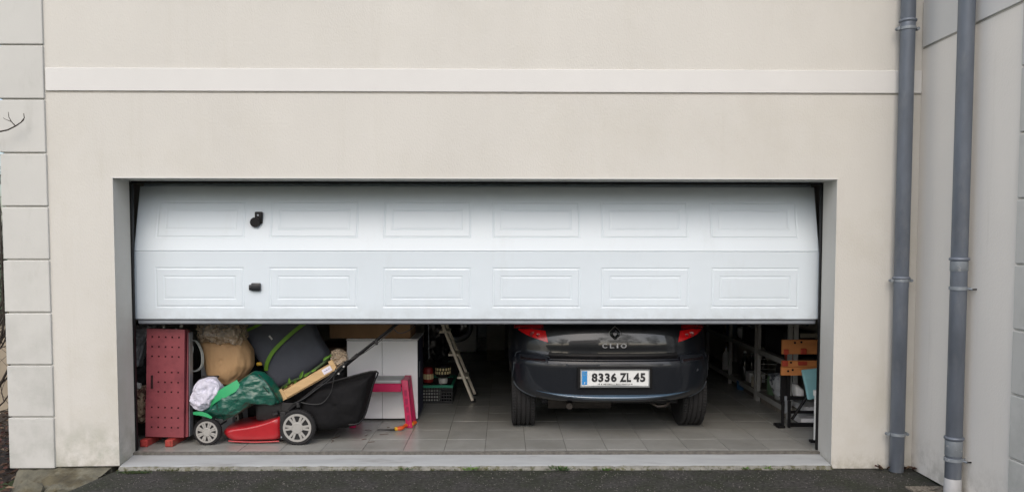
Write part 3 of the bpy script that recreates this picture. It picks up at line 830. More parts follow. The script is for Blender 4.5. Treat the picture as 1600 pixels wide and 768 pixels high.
# wheels
def wheel(x, y, s):
    r = .29; w = .0975; z = FZ+r-.001
    b = NB(); prof = [(r*.66, -w*.9), (r*.86, -w), (r*.955, -w*.96), (r*.985, -w*.84)]
    gs = [-.055, -.020, .018, .053]
    for g in gs: prof += [(r, g-.005), (r, g-.0045), (r-.008, g-.004), (r-.008, g+.004), (r, g+.0045)]
    prof += [(r*.985, w*.84), (r*.955, w*.96), (r*.86, w), (r*.66, w*.9)]
    lathe(b, prof, (x, y, z), 'x', 96)
    t = obj('tyre', b, rubber, None, 30, origin=(x, y, z))
    t.parent = car; t.location = Vector((x, y, z))-WL[car.name]; WL[t.name] = Vector((x, y, z))
    # tread sipes: small blocks across both shoulders
    b = NB()
    for k in range(72):
        a = 2*math.pi*k/72; m_ = Matrix.Translation((x, y, z)) @ Matrix.Rotation(a, 4, 'X')
        for (u0, u1, tw) in ((-.088, -.064, .15), (-.050, -.028, -.15), (.028, .048, .15), (.062, .088, -.15)):
            box(b, u0, u1, -.0085, .0045, r-.006, r+.0035, 0, m_ @ Matrix.Translation(((u0+u1)/2, 0, 0)) @ Matrix.Rotation(tw, 4, 'Z') @ Matrix.Translation((-(u0+u1)/2, 0, 0)))
    tb = obj('tread_blocks', b, rubber, t); tb['kind'] = 'stuff'
    b = NB(); o_ = s*.07
    lathe(b, [(r*.68, -w*.8), (r*.70, -w*.8), (r*.66, 0), (r*.70, w*.8), (r*.68, w*.8)][::1], (x, y, z), 'x', 40)
    for k in range(5):
        a = 2*math.pi*k/5
        box(b, x+o_-.012, x+o_+.012, -.028, .028, .03, r*.68, .006, Matrix.Translation((0, y, z)) @ Matrix.Rotation(a, 4, 'X'))
    lathe(b, [(.05, -.02), (.055, .0), (.045, .02)], (x+o_, y, z), 'x', 20)
    obj('rim', b, M['alu'], t, 40)
for y in (1.09, 3.62):
    for s in (-1, 1): wheel(CX+s*.694, y, s)
# underbody: floor pan, silencer, tow eye, mud flaps
obj('floor_pan', bx(CX-.55, CX+.55, .80, 4.1, .30, .344, .01), M['dark'], car)
b = NB(); tube(b, [(CX-.50, .80, .325), (CX+.0, .80, .325)], .062, 18); tube(b, [(CX-.34, .82, .33), (CX-.33, .66, .32), (CX-.345, .575, .325)], .024, 14)
tube(b, [(CX+.0, .80, .30), (CX+.15, 1.2, .28), (CX+.1, 2.6, .26)], .022, 10)
obj('exhaust', b, mat('rusty_steel', (.028, .024, .021), .55, .3, 20, metal=.6), car, 50)
b = NB(); tube(b, [(CX+.30, .62, .34), (CX+.34, .56, .325), (CX+.40, .56, .33), (CX+.44, .62, .345)], .010, 8); obj('tow_eye', b, bpy.data.materials['rusty_steel'], car, 50)
b = NB(); tube(b, [(CX-.62, 1.09, FZ+.28), (CX+.62, 1.09, FZ+.27)], .035, 12); obj('rear_axle', b, M['dark'], car, 50)
for s in (-1, 1):
    b = bx(min(CX+s*.79, CX+s*.87), max(CX+s*.79, CX+s*.87), 2.52, 2.60, .98, 1.10, .015, seg=2)
    b2 = bx(min(CX+s*.84, CX+s*1.0), max(CX+s*.84, CX+s*1.0), 2.50, 2.64, 1.00, 1.16, .035, seg=3)
    tm = bpy.data.meshes.new('t'); b2.to_mesh(tm); b.from_mesh(tm); b2.free()
    obj('wing_mirror', b, paint, car, 40)

# ================================================================== LEFT HALF OF THE GARAGE
maroon = mat('maroon_paint', (.225, .048, .060), .55, .10, 6, .12, 30, c2=(.12, .02, .032), c2s=5, c2lo=.5, c2hi=.75)
pp = thing('perforated_panel', (-2.36, .42, FZ), 'dark maroon metal panel with rows of small holes standing on end inside the left jamb', 'panel')
rowsA = [(r_) for r_ in (120, 172, 222)]
xl, xr_ = -2.500, -2.219
yF = .40
def holes(bm, x0, x1, z0, z1, hs_x, hs_z, w=.0060):
    xs = sorted([x0, x1]+[h+d for h in hs_x for d in (-w, w)]); zs = sorted([z0, z1]+[h+d for h in hs_z for d in (-w, w)])
    V = {}
    def v(x, z, y):
        k = (round(x, 5), round(z, 5), y)
        if k not in V: V[k] = bm.verts.new((x, y, z))
        return V[k]
    for i in range(len(xs)-1):
        for j in range(len(zs)-1):
            a, c, e, f = xs[i], xs[i+1], zs[j], zs[j+1]
            if i % 2 == 1 and j % 2 == 1:
                for (p, q) in (((a, e), (c, e)), ((c, e), (c, f)), ((c, f), (a, f)), ((a, f), (a, e))):
                    bm.faces.new((v(*p, yF), v(*q, yF), v(*q, yF+.004), v(*p, yF+.004)))
            else: bm.faces.new((v(a, e, yF), v(c, e, yF), v(c, f, yF), v(a, f, yF)))
zr = [(-2.377, 0.885)[1], (-2.378, 0.811)[1], (-2.380, 0.739)[1], (-2.382, 0.621)[1], (-2.384, 0.546)[1], (-2.385, 0.473)[1], (-2.388, 0.355)[1], (-2.390, 0.279)[1], (-2.391, 0.205)[1]]
zbot, ztop = (-2.393, 0.132)[1], (-2.375, 0.945)[1]
c5 = [xl+.042+.0495*k for k in range(5)]; c4 = [xl+.090+.049*k for k in range(4)]
b = NB()
zm1 = (zr[2]+zr[3])/2; zm2 = (zr[5]+zr[6])/2
holes(b, xl, xr_, zm1, ztop, c5, zr[:3]); holes(b, xl, xr_, zm2, zm1, c4, zr[3:6]); holes(b, xl-.004, xr_, zbot, zm2, c5, zr[6:])
pl_ = obj('plate', b, maroon, pp)
b = NB(); box(b, xl+.034, xl+.050, yF-.0015, yF+.003, (-2.442, 0.493)[1], (-2.440, 0.597)[1], .006, seg=2); obj('handle_slot', b, M['black'], pl_)
b = NB()
box(b, xl+.001, xl+.004, yF+.0045, yF+.05, zbot, ztop-.002); box(b, xr_-.004, xr_-.001, yF+.0045, yF+.055, zbot, ztop-.002)
box(b, xl+.0045, xr_-.0045, yF+.0045, yF+.05, zbot, zbot+.003); box(b, xl+.0045, xr_-.0045, yF+.0045, yF+.05, ztop-.006, ztop-.003)
obj('rim', b, maroon, pp)
obj('hole_shade', bx(xl+.006, xr_-.006, yF+.020, yF+.023, zbot+.01, ztop-.01), mat('maroon_shadow', (.012, .005, .006), .7, .1, 6), pp)  # dark sheet added behind the holes so they look shaded
b = NB(); prism(b, [(xr_+.002, zbot-.005), (xr_+.010, ztop-.01), (xr_+.012, ztop-.02), (xr_+.022, zbot)], yF+.03, yF+.06); obj('back_leaf', b, maroon, pp)
b = NB(); prism(b, [(xr_+.023, zbot+.0), (xr_+.0125, ztop-.03), (xr_+.016, ztop-.03), (xr_+.028, zbot)], yF+.045, yF+.11); obj('edge_strip', b, M['alu'], pp)
redwood = mat('red_foot_paint', (.34, .035, .03), .65, .25, 18, .5, 50, c2=(.16, .06, .04), c2s=18, c2lo=.5, c2hi=.7)
for (a, c) in ((-2.520, -2.464), (-2.334, -2.276)):
    b = NB(); box(b, a, c, .345, .62, FZ, zbot-.010, .004); box(b, a+.012, c-.012, .338, .346, FZ+.008, zbot-.016, .002); obj('foot', b, redwood, pp)
for ch in pp.children:
    if not ch.name.startswith('foot'): ch.rotation_euler.y = R(1.7)
# junk left of the panel
greyfilm = mat('grey_film', (.24, .25, .27), .22, .3, 8, .5, 30, coat=.4, alpha=.9)
tag(obj('plastic_sack', puff([(-2.675, 0.963), (-2.493, 0.963), (-2.524, 0.879), (-2.571, 0.799), (-2.597, 0.709), (-2.609, 0.629), (-2.659, 0.614), (-2.682, 0.689)], .62, .10, .03, 9, seed=1), greyfilm, smooth=60, origin=(-2.55, .62, .8)), 'crumpled grey plastic sack wedged beside the left jamb above the maroon panel', 'sack')
tag(obj('black_bag', puff([(-2.707, 0.630), (-2.594, 0.756), (-2.580, 0.478), (-2.602, 0.417), (-2.701, 0.448)], .68, .09, .02, 9, seed=2), M['dark'], smooth=60, origin=(-2.55, .68, .6)), 'black bag squeezed between the left jamb and the maroon panel', 'bag')
card = mat('cardboard', (.23, .135, .07), .85, .12, 7, .15, 40, stretch=(1, 1, .3))
tag(obj('torn_cardboard', puff([(-2.662, 0.473), (-2.563, 0.493), (-2.574, 0.217), (-2.619, 0.182), (-2.663, 0.217)], .60, .05, .03, 16, seed=3), mat('torn_brown', (.16, .085, .065), .85, .4, 20, .8, 40, c2=(.42, .33, .24), c2s=16, c2lo=.5, c2hi=.56), smooth=40, origin=(-2.55, .6, .3)), 'torn brown cardboard and paper stuffed low behind the left jamb', 'cardboard')
tag(obj('crumpled_paper', puff([(-2.640, 0.377), (-2.585, 0.407), (-2.571, 0.387), (-2.578, 0.272), (-2.619, 0.237), (-2.647, 0.267)], .56, .035, .02, 18, seed=4), mat('cream_paper', (.45, .34, .24), .85, .15, 20, .4, 40), smooth=40, origin=(-2.55, .56, .3)), 'cream crumpled paper low beside the maroon panel', 'paper')
tag(obj('rag_scrap', puff([(-2.642, 0.520), (-2.593, 0.510), (-2.599, 0.470), (-2.643, 0.465)], .55, .02, .01, 18, seed=5), M['band'], smooth=40, origin=(-2.55, .55, .4)), 'small white scrap showing beside the left jamb at mid height', 'scrap')
tag(obj('kickboard_box', bx(-2.90, -2.53, .70, 1.15, FZ, .55, .004), mat('dark_box', (.03, .022, .02), .8, .2, 10)), 'dark box on the floor behind the maroon panel at the left wall', 'box')
# tools standing behind the top of the panel: two pale knobs
for k, px in enumerate(((-2.391, 0.951), (-2.260, 0.956), (-2.299, 0.936))):
    r_ = (.013, .013, .007)[k]
    b = rock((px[0], .5, px[1]), (r_, r_, r_), k, 2); t = tag(obj('furniture_foot', b, M['band'], smooth=60, origin=(px[0], .5, px[1])), ['pale round knob above the left end of the maroon panel', 'pale round knob above the right end of the maroon panel', 'smallest pale knob above the maroon panel'][k], 'knob')
# grey locker and cable loop
lk = thing('metal_locker', (-2.1, .8, FZ), 'grey steel locker behind the coiled cable, right of the maroon panel', 'locker')
obj('cabinet_body', bx(-2.235, -1.985, .80, 1.15, FZ, 1.35, .004), mat('locker_grey', (.25, .265, .28), .5, .1, 6), lk)
obj('locker_door', bx(-2.232, -2.105, .788, .799, FZ+.03, 1.32, .002), bpy.data.materials['locker_grey'], lk)
obj('locker_door', bx(-2.101, -1.988, .788, .799, FZ+.03, 1.32, .002), bpy.data.materials['locker_grey'], lk)
pts = [(-2.261, 0.660, 0.809), (-2.249, 0.660, 0.755), (-2.264, 0.650, 0.700), (-2.275, 0.650, 0.654), (-2.266, 0.640, 0.616), (-2.230, 0.630, 0.590), (-2.193, 0.630, 0.602), (-2.168, 0.630, 0.632), (-2.159, 0.630, 0.675), (-2.167, 0.640, 0.731), (-2.188, 0.650, 0.780), (-2.216, 0.660, 0.819), (-2.241, 0.660, 0.829)]
b = NB()
tube(b, smoothp(pts), .0055, 8); tube(b, [Vector(p)+Vector((.004, .018, -.004)) for p in smoothp(pts)], .005, 8)
tag(obj('cable_coil', b, mat('grey_cable', (.42, .44, .41), .55, .1, 20), smooth=60, origin=(-2.1, .65, .6)), 'loop of pale grey cable hanging between the maroon panel and the brown paper bag', 'cable')
b = NB(); box(b, -2.16, -2.03, .60, .64, (-2.235, 0.539)[1], (-2.234, 0.556)[1], .003, Matrix.Translation((0, 0, 0)))
tag(obj('metal_bracket', b, M['frame_dark'], origin=(-2.1, .6, .5)), 'dark metal bar across the locker under the cable loop', 'bracket')
# brown paper bag
kraft = mat('kraft_paper', (.42, .265, .135), .8, .10, 6, .8, 11, bdist=.02, stretch=(1, 1, .45))
tag(obj('paper_bag', puff([(-2.233, 0.839), (-2.142, 0.839), (-1.989, 0.844), (-1.883, 0.834), (-1.829, 0.727), (-1.820, 0.603), (-1.883, 0.516), (-1.976, 0.454), (-2.037, 0.439), (-2.108, 0.470), (-2.168, 0.521), (-2.201, 0.639), (-2.225, 0.742)], .82, .14, .024, 5, stretch=(1, 1, .3), p=4, seed=8), kraft, smooth=50, origin=(-1.97, .72, .6)), 'large round brown paper bag standing behind the white bundle and green sack', 'paper bag')
film = mat('clear_film', (.50, .40, .29), .2, .25, 12, .6, 40, coat=.5, alpha=.5)
tag(obj('plastic_film', puff([(-2.238, 0.974), (-2.056, 0.984), (-1.859, 0.964), (-1.876, 0.872), (-1.866, 0.816), (-1.892, 0.770), (-1.953, 0.806), (-2.059, 0.786), (-2.135, 0.811), (-2.231, 0.791)], .80, .17, .045, 11, seed=9), film, smooth=50, origin=(-1.97, .7, .85)), 'crumpled clear plastic film spilling over the top of the brown paper bag', 'plastic film')
# slate mattress with lime piping
slate = mat('slate_fabric', (.062, .070, .090), .75, .12, 6, .5, 160)
ma = thing('folded_mattress', (-1.55, 1.0, .6), 'dark slate camping mattress with lime green stripes, folded upright behind the mower', 'mattress')
obj('cushion', puff([(-2.001, 1.056), (-1.972, 0.887), (-1.870, 0.696), (-1.757, 0.515), (-1.669, 0.387), (-1.573, 0.419), (-1.440, 0.494), (-1.270, 0.632), (-1.253, 0.696), (-1.331, 0.824), (-1.382, 0.940), (-1.486, 1.067), (-1.748, 1.109)], 1.0, .10, .010, 3, p=14, seed=12, sm=1), slate, ma, 50)
lime = mat('lime_tape', (.12, .27, .02), .6, .1, 8)
def ribbon(bm, P_, w, t=.003, nrm=(0, -1, 0)):
    P_ = [Vector(p) for p in P_]; nrm = Vector(nrm); L_ = []
    for i, p in enumerate(P_):
        d = (P_[min(i+1, len(P_)-1)]-P_[max(i-1, 0)]).normalized(); s = d.cross(nrm).normalized()
        ww = w[i] if isinstance(w, (list, tuple)) else w
        L_.append([bm.verts.new(p+s*ww*k+nrm*t*e) for k, e in ((-.5, 0), (-.5, 1), (.5, 1), (.5, 0))])
    for a, c in zip(L_, L_[1:]):
        for k in range(4): bm.faces.new((a[k], a[(k+1) % 4], c[(k+1) % 4], c[k]))
    bm.faces.new(L_[0]); bm.faces.new(L_[-1][::-1])
b = NB(); ribbon(b, smoothp([(-1.748, 0.905, 0.552), (-1.733, 0.892, 0.617), (-1.684, 0.888, 0.706), (-1.588, 0.886, 0.806), (-1.480, 0.890, 0.899), (-1.409, 0.900, 0.950)]), .030, .012); obj('stripe', b, lime, ma, 50)
b = NB(); ribbon(b, smoothp([(-1.955, 0.930, 0.832), (-1.900, 0.910, 0.876), (-1.834, 0.900, 0.908), (-1.761, 0.900, 0.945)]), .022, .012); obj('stripe', b, lime, ma, 50)
b = NB(); ribbon(b, [(-1.715, 0.888, 0.837), (-1.690, 0.888, 0.806)], .013, .004); obj('care_tag', b, M['band'], ma)
b = NB(); tube(b, smoothp([(-1.997, 0.980, 0.910), (-1.957, 0.970, 0.859), (-1.849, 0.965, 0.680), (-1.746, 0.965, 0.510), (-1.659, 0.965, 0.372)]), .012, 8); obj('piping', b, M['dark'], ma, 50)
p_ = (-1.777, 0.618)
tag(obj('yellow_ball', rock((p_[0], .82, p_[1]), (.024, .015, .016), 3, 3), mat('yellow_plastic', (.40, .25, .02), .5, .05, 5), smooth=60, origin=(p_[0], .82, p_[1])), 'small yellow ball beside the slate mattress, above the green sack', 'ball')
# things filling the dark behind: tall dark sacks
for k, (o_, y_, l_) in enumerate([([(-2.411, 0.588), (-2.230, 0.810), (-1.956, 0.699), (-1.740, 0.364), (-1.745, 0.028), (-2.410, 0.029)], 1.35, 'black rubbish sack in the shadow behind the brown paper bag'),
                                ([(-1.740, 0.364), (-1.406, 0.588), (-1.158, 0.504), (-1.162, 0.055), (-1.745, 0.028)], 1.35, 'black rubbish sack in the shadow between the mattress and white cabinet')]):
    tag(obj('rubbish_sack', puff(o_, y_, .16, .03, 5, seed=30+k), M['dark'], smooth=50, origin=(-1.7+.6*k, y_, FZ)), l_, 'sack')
# ---- mower
mo = thing('lawn_mower', (-1.7, .6, FZ), 'red and black push lawn mower with pale spoked wheels and a black grass bag', 'lawn mower')
mred = mat('mower_red', (.34, .012, .018), .30, .10, 6, .05, 40, coat=.5)
obj('deck', puff([(-1.967, 0.161), (-1.928, 0.185), (-1.783, 0.204), (-1.662, 0.229), (-1.565, 0.258), (-1.492, 0.282), (-1.473, 0.248), (-1.475, 0.121), (-1.504, 0.091), (-1.688, 0.082), (-1.891, 0.082), (-1.939, 0.107), (-1.967, 0.141)], .64, .215, 0, p=10, N=120, flatback=1), mred, mo, 60)
b = NB(); tube(b, smoothp([(-1.894, 0.437, 0.093), (-1.850, 0.434, 0.089), (-1.685, 0.430, 0.085), (-1.513, 0.437, 0.090)]), .006, 8); obj('deck_lip', b, mred, mo, 60)
gunmetal = mat('engine_black', (.014, .014, .015), .5, .3, 14, .3, 50)
b = NB(); (ex0, ez0) = (-1.715, 0.244); (ex1, ez1) = (-1.479, 0.402)
box(b, ex0, ex1, .50, .80, ez0-.02, ez1-.02, .03, seg=2); lathe(b, [(.10, 0), (.105, .03), (.09, .07), (.05, .085)], ((ex0+ex1)/2-.05, .65, ez1-.03), 'z', 24)
obj('engine', b, gunmetal, mo, 40)
b = NB(); (a0, c0) = (-1.504, 0.082); (a1, c1) = (-1.458, 0.302)
box(b, a0, a1, .43, .47, c0+.02, c1+.01, .004); box(b, a0, a1+.05, .47, .49, c1-.03, c1+.07, .004)
obj('side_plate', b, gunmetal, mo)
b = NB()
for zz in ((-1.483, 0.172)[1], (-1.484, 0.123)[1]): tube(b, [(a0+.012, .425, zz), (a0+.012, .435, zz)], .006, 10)
obj('bolt', b, M['alu'], mo)
rimm = mat('wheel_cream', (.30, .295, .28), .55, .08, 8, .1, 40)
def mwheel(px_c, r, yc, nsp, ns):
    cx_, cz_ = px_c
    b = NB(); lathe(b, [(r*.78, -.020), (r*.93, -.024), (r, -.014), (r, .014), (r*.93, .024), (r*.78, .020)], (cx_, yc, cz_), 'y', 48)
    for k in range(40): box(b, -.005, .005, -.016, .016, r-.004, r+.0025, 0, Matrix.Translation((cx_, yc, cz_)) @ Matrix.Rotation(k*math.pi/20, 4, 'Y'))
    t = obj('wheel', b, rubber, None, 40, origin=(cx_, yc, cz_)); t.parent = mo; t.location = Vector((cx_, yc, cz_))-WL[mo.name]
    WL[t.name] = Vector((cx_, yc, cz_))
    b = NB()
    rings = [[b.verts.new((cx_+rr*math.cos(k*math.pi/24), yc+yy, cz_+rr*math.sin(k*math.pi/24))) for k in range(48)] for rr, yy in ((r*.80, -.018), (r*.80, -.027), (r*.68, -.027), (r*.68, -.010))]
    for a, c in zip(rings, rings[1:]):
        for k in range(48): b.faces.new((a[k], a[(k+1) % 48], c[(k+1) % 48], c[k]))
    lathe(b, [(r*.34, -.012), (r*.33, -.028), (r*.26, -.031), (r*.24, -.029), (r*.10, -.030)], (cx_, yc, cz_), 'y', 32)
    for k in range(nsp):
        a = 2*math.pi*(k+.5)/nsp
        for d in (-1, 1):
            mt = Matrix.Translation((cx_, yc, cz_)) @ Matrix.Rotation(a+d*.16*ns, 4, 'Y')
            box(b, -r*.065, r*.065, -.0265, -.012, r*.28, r*.70, .001, mt)
    obj('rim', b, rimm, t, 40)
    b = NB(); lathe(b, [(r*.79, -.010), (r*.79, -.006)], (cx_, yc, cz_), 'y', 40); obj('rim_shade', b, M['black'], t)  # black disc standing in for the shaded recess behind the spokes
for y_ in (.415, .875):
    c1_ = (-2.039, 0.164); c2_ = (-1.363, 0.212)
    mwheel((c1_[0], FZ+.101), .101, y_, 8, .8); mwheel((c2_[0], FZ+.132), .132, y_, 6, 1.0)
b = NB(); tube(b, [(c1_[0], .40, FZ+.092), (c1_[0], .88, FZ+.092)], .008, 8); tube(b, [(c2_[0], .40, FZ+.132), (c2_[0], .88, FZ+.132)], .010, 8); obj('axle', b, gunmetal, mo, 40)
h0, h1, h2 = (-1.439, 0.322), (-1.107, 0.591), (-0.451, 1.111)
b = NB()
for y_ in (.46, .84):
    tube(b, [(h0[0], y_, h0[1]), (h1[0], y_, h1[1])], .013, 10); tube(b, [(h1[0]-.02, y_-.012, h1[1]-.016), (h1[0]+.12, y_-.012, h1[1]+.10)], .017, 10)
    tube(b, [(h1[0], y_, h1[1]), (h2[0], y_, h2[1])], .011, 10)
tube(b, [(h2[0], .46, h2[1]), (h2[0]+.02, .50, h2[1]+.012), (h2[0]+.02, .80, h2[1]+.012), (h2[0], .84, h2[1])], .012, 10)
hd_ = obj('handle', b, M['black'], mo, 50)
b = NB(); q_ = (-1.054, 0.633); box(b, q_[0]-.05, q_[0]+.03, .435, .455, q_[1]-.02, q_[1]+.016, .004, Matrix.Translation((q_[0], 0, q_[1])) @ Matrix.Rotation(-.70, 4, 'Y') @ Matrix.Translation((-q_[0], 0, -q_[1])))
obj('clamp_lever', b, gunmetal, hd_); b = NB(); q2_ = (-0.776, 0.839); box(b, q2_[0]-.008, q2_[0]+.012, .44, .47, q2_[1]-.02, q2_[1]+.02, .003); obj('clamp_lever', b, gunmetal, hd_)
b = NB()
for q_ in ((-1.018, 0.659), (-1.057, 0.605), (-1.081, 0.625)): tube(b, [(q_[0], .425, q_[1]), (q_[0], .44, q_[1])], .007, 10)
obj('bolt', b, mat('pale_bolt', (.4, .4, .38), .4), hd_)
b = NB()
tube(b, smoothp([(-0.649, 0.450, 0.937), (-0.763, 0.440, 0.837), (-0.909, 0.440, 0.735), (-1.027, 0.430, 0.688), (-1.078, 0.420, 0.641), (-1.092, 0.410, 0.551), (-1.112, 0.410, 0.468), (-1.170, 0.410, 0.391), (-1.245, 0.420, 0.374), (-1.346, 0.440, 0.385)]), .0035, 6)
tube(b, smoothp([(-0.661, 0.470, 0.945), (-0.841, 0.470, 0.809), (-0.983, 0.450, 0.704), (-1.050, 0.420, 0.651), (-1.120, 0.410, 0.565), (-1.219, 0.420, 0.491), (-1.319, 0.430, 0.416), (-1.436, 0.450, 0.363)]), .0035, 6)
tube(b, smoothp([(-0.456, 0.500, 1.000), (-0.523, 0.450, 0.933), (-0.596, 0.450, 0.908), (-0.639, 0.450, 0.937), (-0.659, 0.460, 0.980)]), .0035, 6)
obj('cable', b, mat('cable_black', (.02, .02, .02), .4), hd_, 60)
obj('grass_bag', puff([(-1.390, 0.283), (-1.359, 0.394), (-1.248, 0.485), (-1.048, 0.537), (-0.808, 0.588), (-0.819, 0.545), (-0.839, 0.474), (-0.875, 0.333), (-0.916, 0.207), (-0.972, 0.176), (-1.102, 0.161), (-1.227, 0.136), (-1.312, 0.161)], .64, .20, .022, 4, p=7, seed=20, sm=1), mat('bag_mesh', (.007, .007, .008), .85, .2, 8, .7, 220, spec=.2), mo, 50)
b = NB(); tube(b, smoothp([(-1.227, 0.450, 0.505), (-1.006, 0.440, 0.570), (-0.775, 0.440, 0.621), (-0.800, 0.440, 0.516), (-0.879, 0.440, 0.252), (-0.987, 0.445, 0.212)]), .007, 6); obj('bag_seam', b, M['black'], mo, 50)
b = NB(); random.seed(5)
for k in range(7):
    b = NB(); x0 = random.uniform((-1.548, 0.313)[0], (-1.304, 0.313)[0]); z0 = random.uniform((-1.510, 0.274)[1], (-1.508, 0.372)[1])
    box(b, x0-.02, x0+.02, .43+.05*random.random(), .50, z0-.012, z0+.012, .004, Matrix.Translation((x0, .45, z0)) @ Matrix.Rotation(random.uniform(0, 3), 4, 'Y') @ Matrix.Translation((-x0, -.45, -z0))); obj('height_linkage', b, gunmetal, mo)
# ---- green woven sack on the mower
gm = mat('green_tarpaulin', (.006, .078, .054), .30, .06, 7, .8, 12, stretch=(1, 1, 2.2), spec=.6, coat=.25, bdist=.02)
gs_ = thing('garden_sack', (-1.9, .5, .3), 'dark green woven garden sack slumped over the front of the mower', 'sack')
obj('sack_body', puff([(-2.146, 0.293), (-2.077, 0.322), (-2.038, 0.381), (-1.930, 0.469), (-1.828, 0.532), (-1.711, 0.615), (-1.638, 0.606), (-1.576, 0.557), (-1.524, 0.469), (-1.491, 0.395), (-1.516, 0.361), (-1.593, 0.381), (-1.661, 0.391), (-1.729, 0.352), (-1.797, 0.317), (-1.924, 0.244), (-2.030, 0.254), (-2.098, 0.274)], .50, .115, .045, 3.6, N=160, RR=34, p=2.6, seed=15), gm, gs_, 60)
gstrap = mat('green_strap', (.03, .34, .13), .5, .08, 10, .3, 120)
b = NB(); ribbon(b, smoothp([(-2.045, 0.415, 0.371), (-1.975, 0.385, 0.426), (-1.899, 0.375, 0.471), (-1.843, 0.380, 0.504), (-1.792, 0.400, 0.534)]), [.07, .066, .062, .060, .062, .064, .066, .068, .07, .071, .072, .072, .072, .072, .072, .072, .072][:17], .004); obj('strap', b, gstrap, gs_, 50)
b = NB(); ribbon(b, smoothp([(-2.149, 0.420, 0.307), (-2.093, 0.400, 0.311), (-2.043, 0.395, 0.300), (-2.002, 0.400, 0.277)]), [.018, .022, .026, .028, .029, .03, .03, .029, .028, .026, .022, .018, .012][:13], .004); obj('strap', b, gstrap, gs_, 50)
b = NB()
tube(b, smoothp([(-1.958, 0.375, 0.389), (-1.943, 0.372, 0.341), (-1.931, 0.390, 0.294), (-1.915, 0.410, 0.255)]), .0035, 6); tube(b, smoothp([(-1.655, 0.420, 0.598), (-1.582, 0.400, 0.533), (-1.534, 0.410, 0.459), (-1.500, 0.440, 0.385)]), .0045, 6); tube(b, smoothp([(-1.680, 0.410, 0.585), (-1.608, 0.390, 0.511), (-1.555, 0.400, 0.442), (-1.522, 0.430, 0.377)]), .003, 6)
obj('seam', b, mat('dark_green_seam', (.004, .02, .014), .6), gs_, 50)
tag(obj('white_bundle', puff([(-2.109, 0.556), (-2.056, 0.570), (-1.998, 0.570), (-1.946, 0.522), (-1.942, 0.463), (-1.981, 0.414), (-2.031, 0.346), (-2.079, 0.317), (-2.132, 0.337), (-2.170, 0.385), (-2.169, 0.434), (-2.139, 0.492)], .46, .09, .035, 8, seed=21), mat('lavender_cloth', (.56, .56, .66), .7, .06, 6, .8, 26, bdist=.012), smooth=60, origin=(-2.05, .46, .4)), 'white knotted cloth bundle leaning on the green sack above the small front wheel', 'bundle')
# cardboard scrap/tag near engine
# ---- tilted wooden crate with greens
pine = mat('pine', (.50, .34, .17), .65, .15, 6, .25, 40, stretch=(1, 1, 8), c2=(.36, .20, .09), c2s=5, c2lo=.6, c2hi=.75)
cr = thing('wooden_crate', (-1.42, .55, .5), 'pale pine fruit crate with a small white sticker, tilted on the mower', 'crate')
(ax, az), (bx_, bz_) = (-1.503, 0.422), (-1.101, 0.653)
La = math.hypot(bx_-ax, bz_-az); th = math.atan2(bz_-az, bx_-ax)
CM = Matrix.Translation((ax, .50, az)) @ Matrix.Rotation(-th, 4, 'Y')
def cb_(x0, x1, y0, y1, z0, z1, bev=.0015): return bx(x0, x1, y0, y1, z0, z1, bev, CM)
obj('side_board', cb_(0, La, 0, .008, -.030, .030), pine, cr); obj('side_board', cb_(0, La, .282, .290, -.030, .030), pine, cr)
for x0 in (-.004, La-.022):
    for y0 in (-.004, .262): obj('corner_post', cb_(x0-.006, x0+.030, y0-.004 if y0 < 0 else y0, y0+.004 if y0 < 0 else y0+.018, -.036, .052), pine, cr)
    obj('end_board', cb_(x0+.004, x0+.012, .012, .278, -.028, .040), pine, cr)
for k in range(5): obj('bottom_slat', cb_(.002, La-.002, .012+.056*k, .012+.056*k+.044, -.040, -.034), pine, cr)
stk = obj('sticker', cb_(La*.775, La*.935, -.0025, -.0005, -.020, .021, .0006), mat('sticker_white', (.66, .64, .72), .5), cr)
b = NB(); pts = []
for k in range(26): pts.append(CM @ Vector((La*.80+k*.0021, -.0032, .002*math.sin(k*1.9)+.004*(math.sin(k*.7) > .6))))
tube(b, pts, .0011, 5); obj('scribble', b, mat('violet_ink', (.05, .03, .22), .5), stk)
gl = [mat('leaf_green', (.10, .22, .03), .55, .2, 10), mat('stem_green', (.035, .065, .02), .6, .3, 10)]
b = NB()
tube(b, smoothp([(-1.562, 0.620, 0.443), (-1.461, 0.600, 0.512), (-1.341, 0.580, 0.565), (-1.212, 0.600, 0.657), (-1.151, 0.620, 0.724)]), [.012]*17, 8, mi=1)
tube(b, smoothp([(-1.554, 0.660, 0.451), (-1.395, 0.630, 0.537), (-1.242, 0.620, 0.629), (-1.166, 0.640, 0.686)]), [.008]*13, 8, mi=1)
random.seed(11)
for (px, L_, w_, d_) in (([(-1.388, 0.570, 0.537)][0], .085, .026, (.45, -.3, .9)), ([(-1.356, 0.560, 0.559)][0], .075, .022, (.9, -.4, .6)), ([(-1.468, 0.570, 0.498)][0], .06, .022, (.1, -.3, 1)), ([(-1.433, 0.570, 0.507)][0], .05, .02, (.6, -.5, .5)), ([(-1.299, 0.570, 0.597)][0], .05, .018, (.9, -.3, .4)), ([(-1.212, 0.580, 0.680)][0], .07, .022, (.8, -.1, .6)), ([(-1.187, 0.600, 0.692)][0], .06, .018, (.9, -.2, .7)), ([(-1.510, 0.580, 0.471)][0], .05, .018, (.5, -.4, .3))):
    leaf(b, px, d_, L_, w_, (.2, -1, .3))
tag(obj('cut_greens', b, gl, smooth=50, origin=(-1.42, .6, .6)), 'green stalk with fresh leaves lying along the tilted pine crate', 'greens')
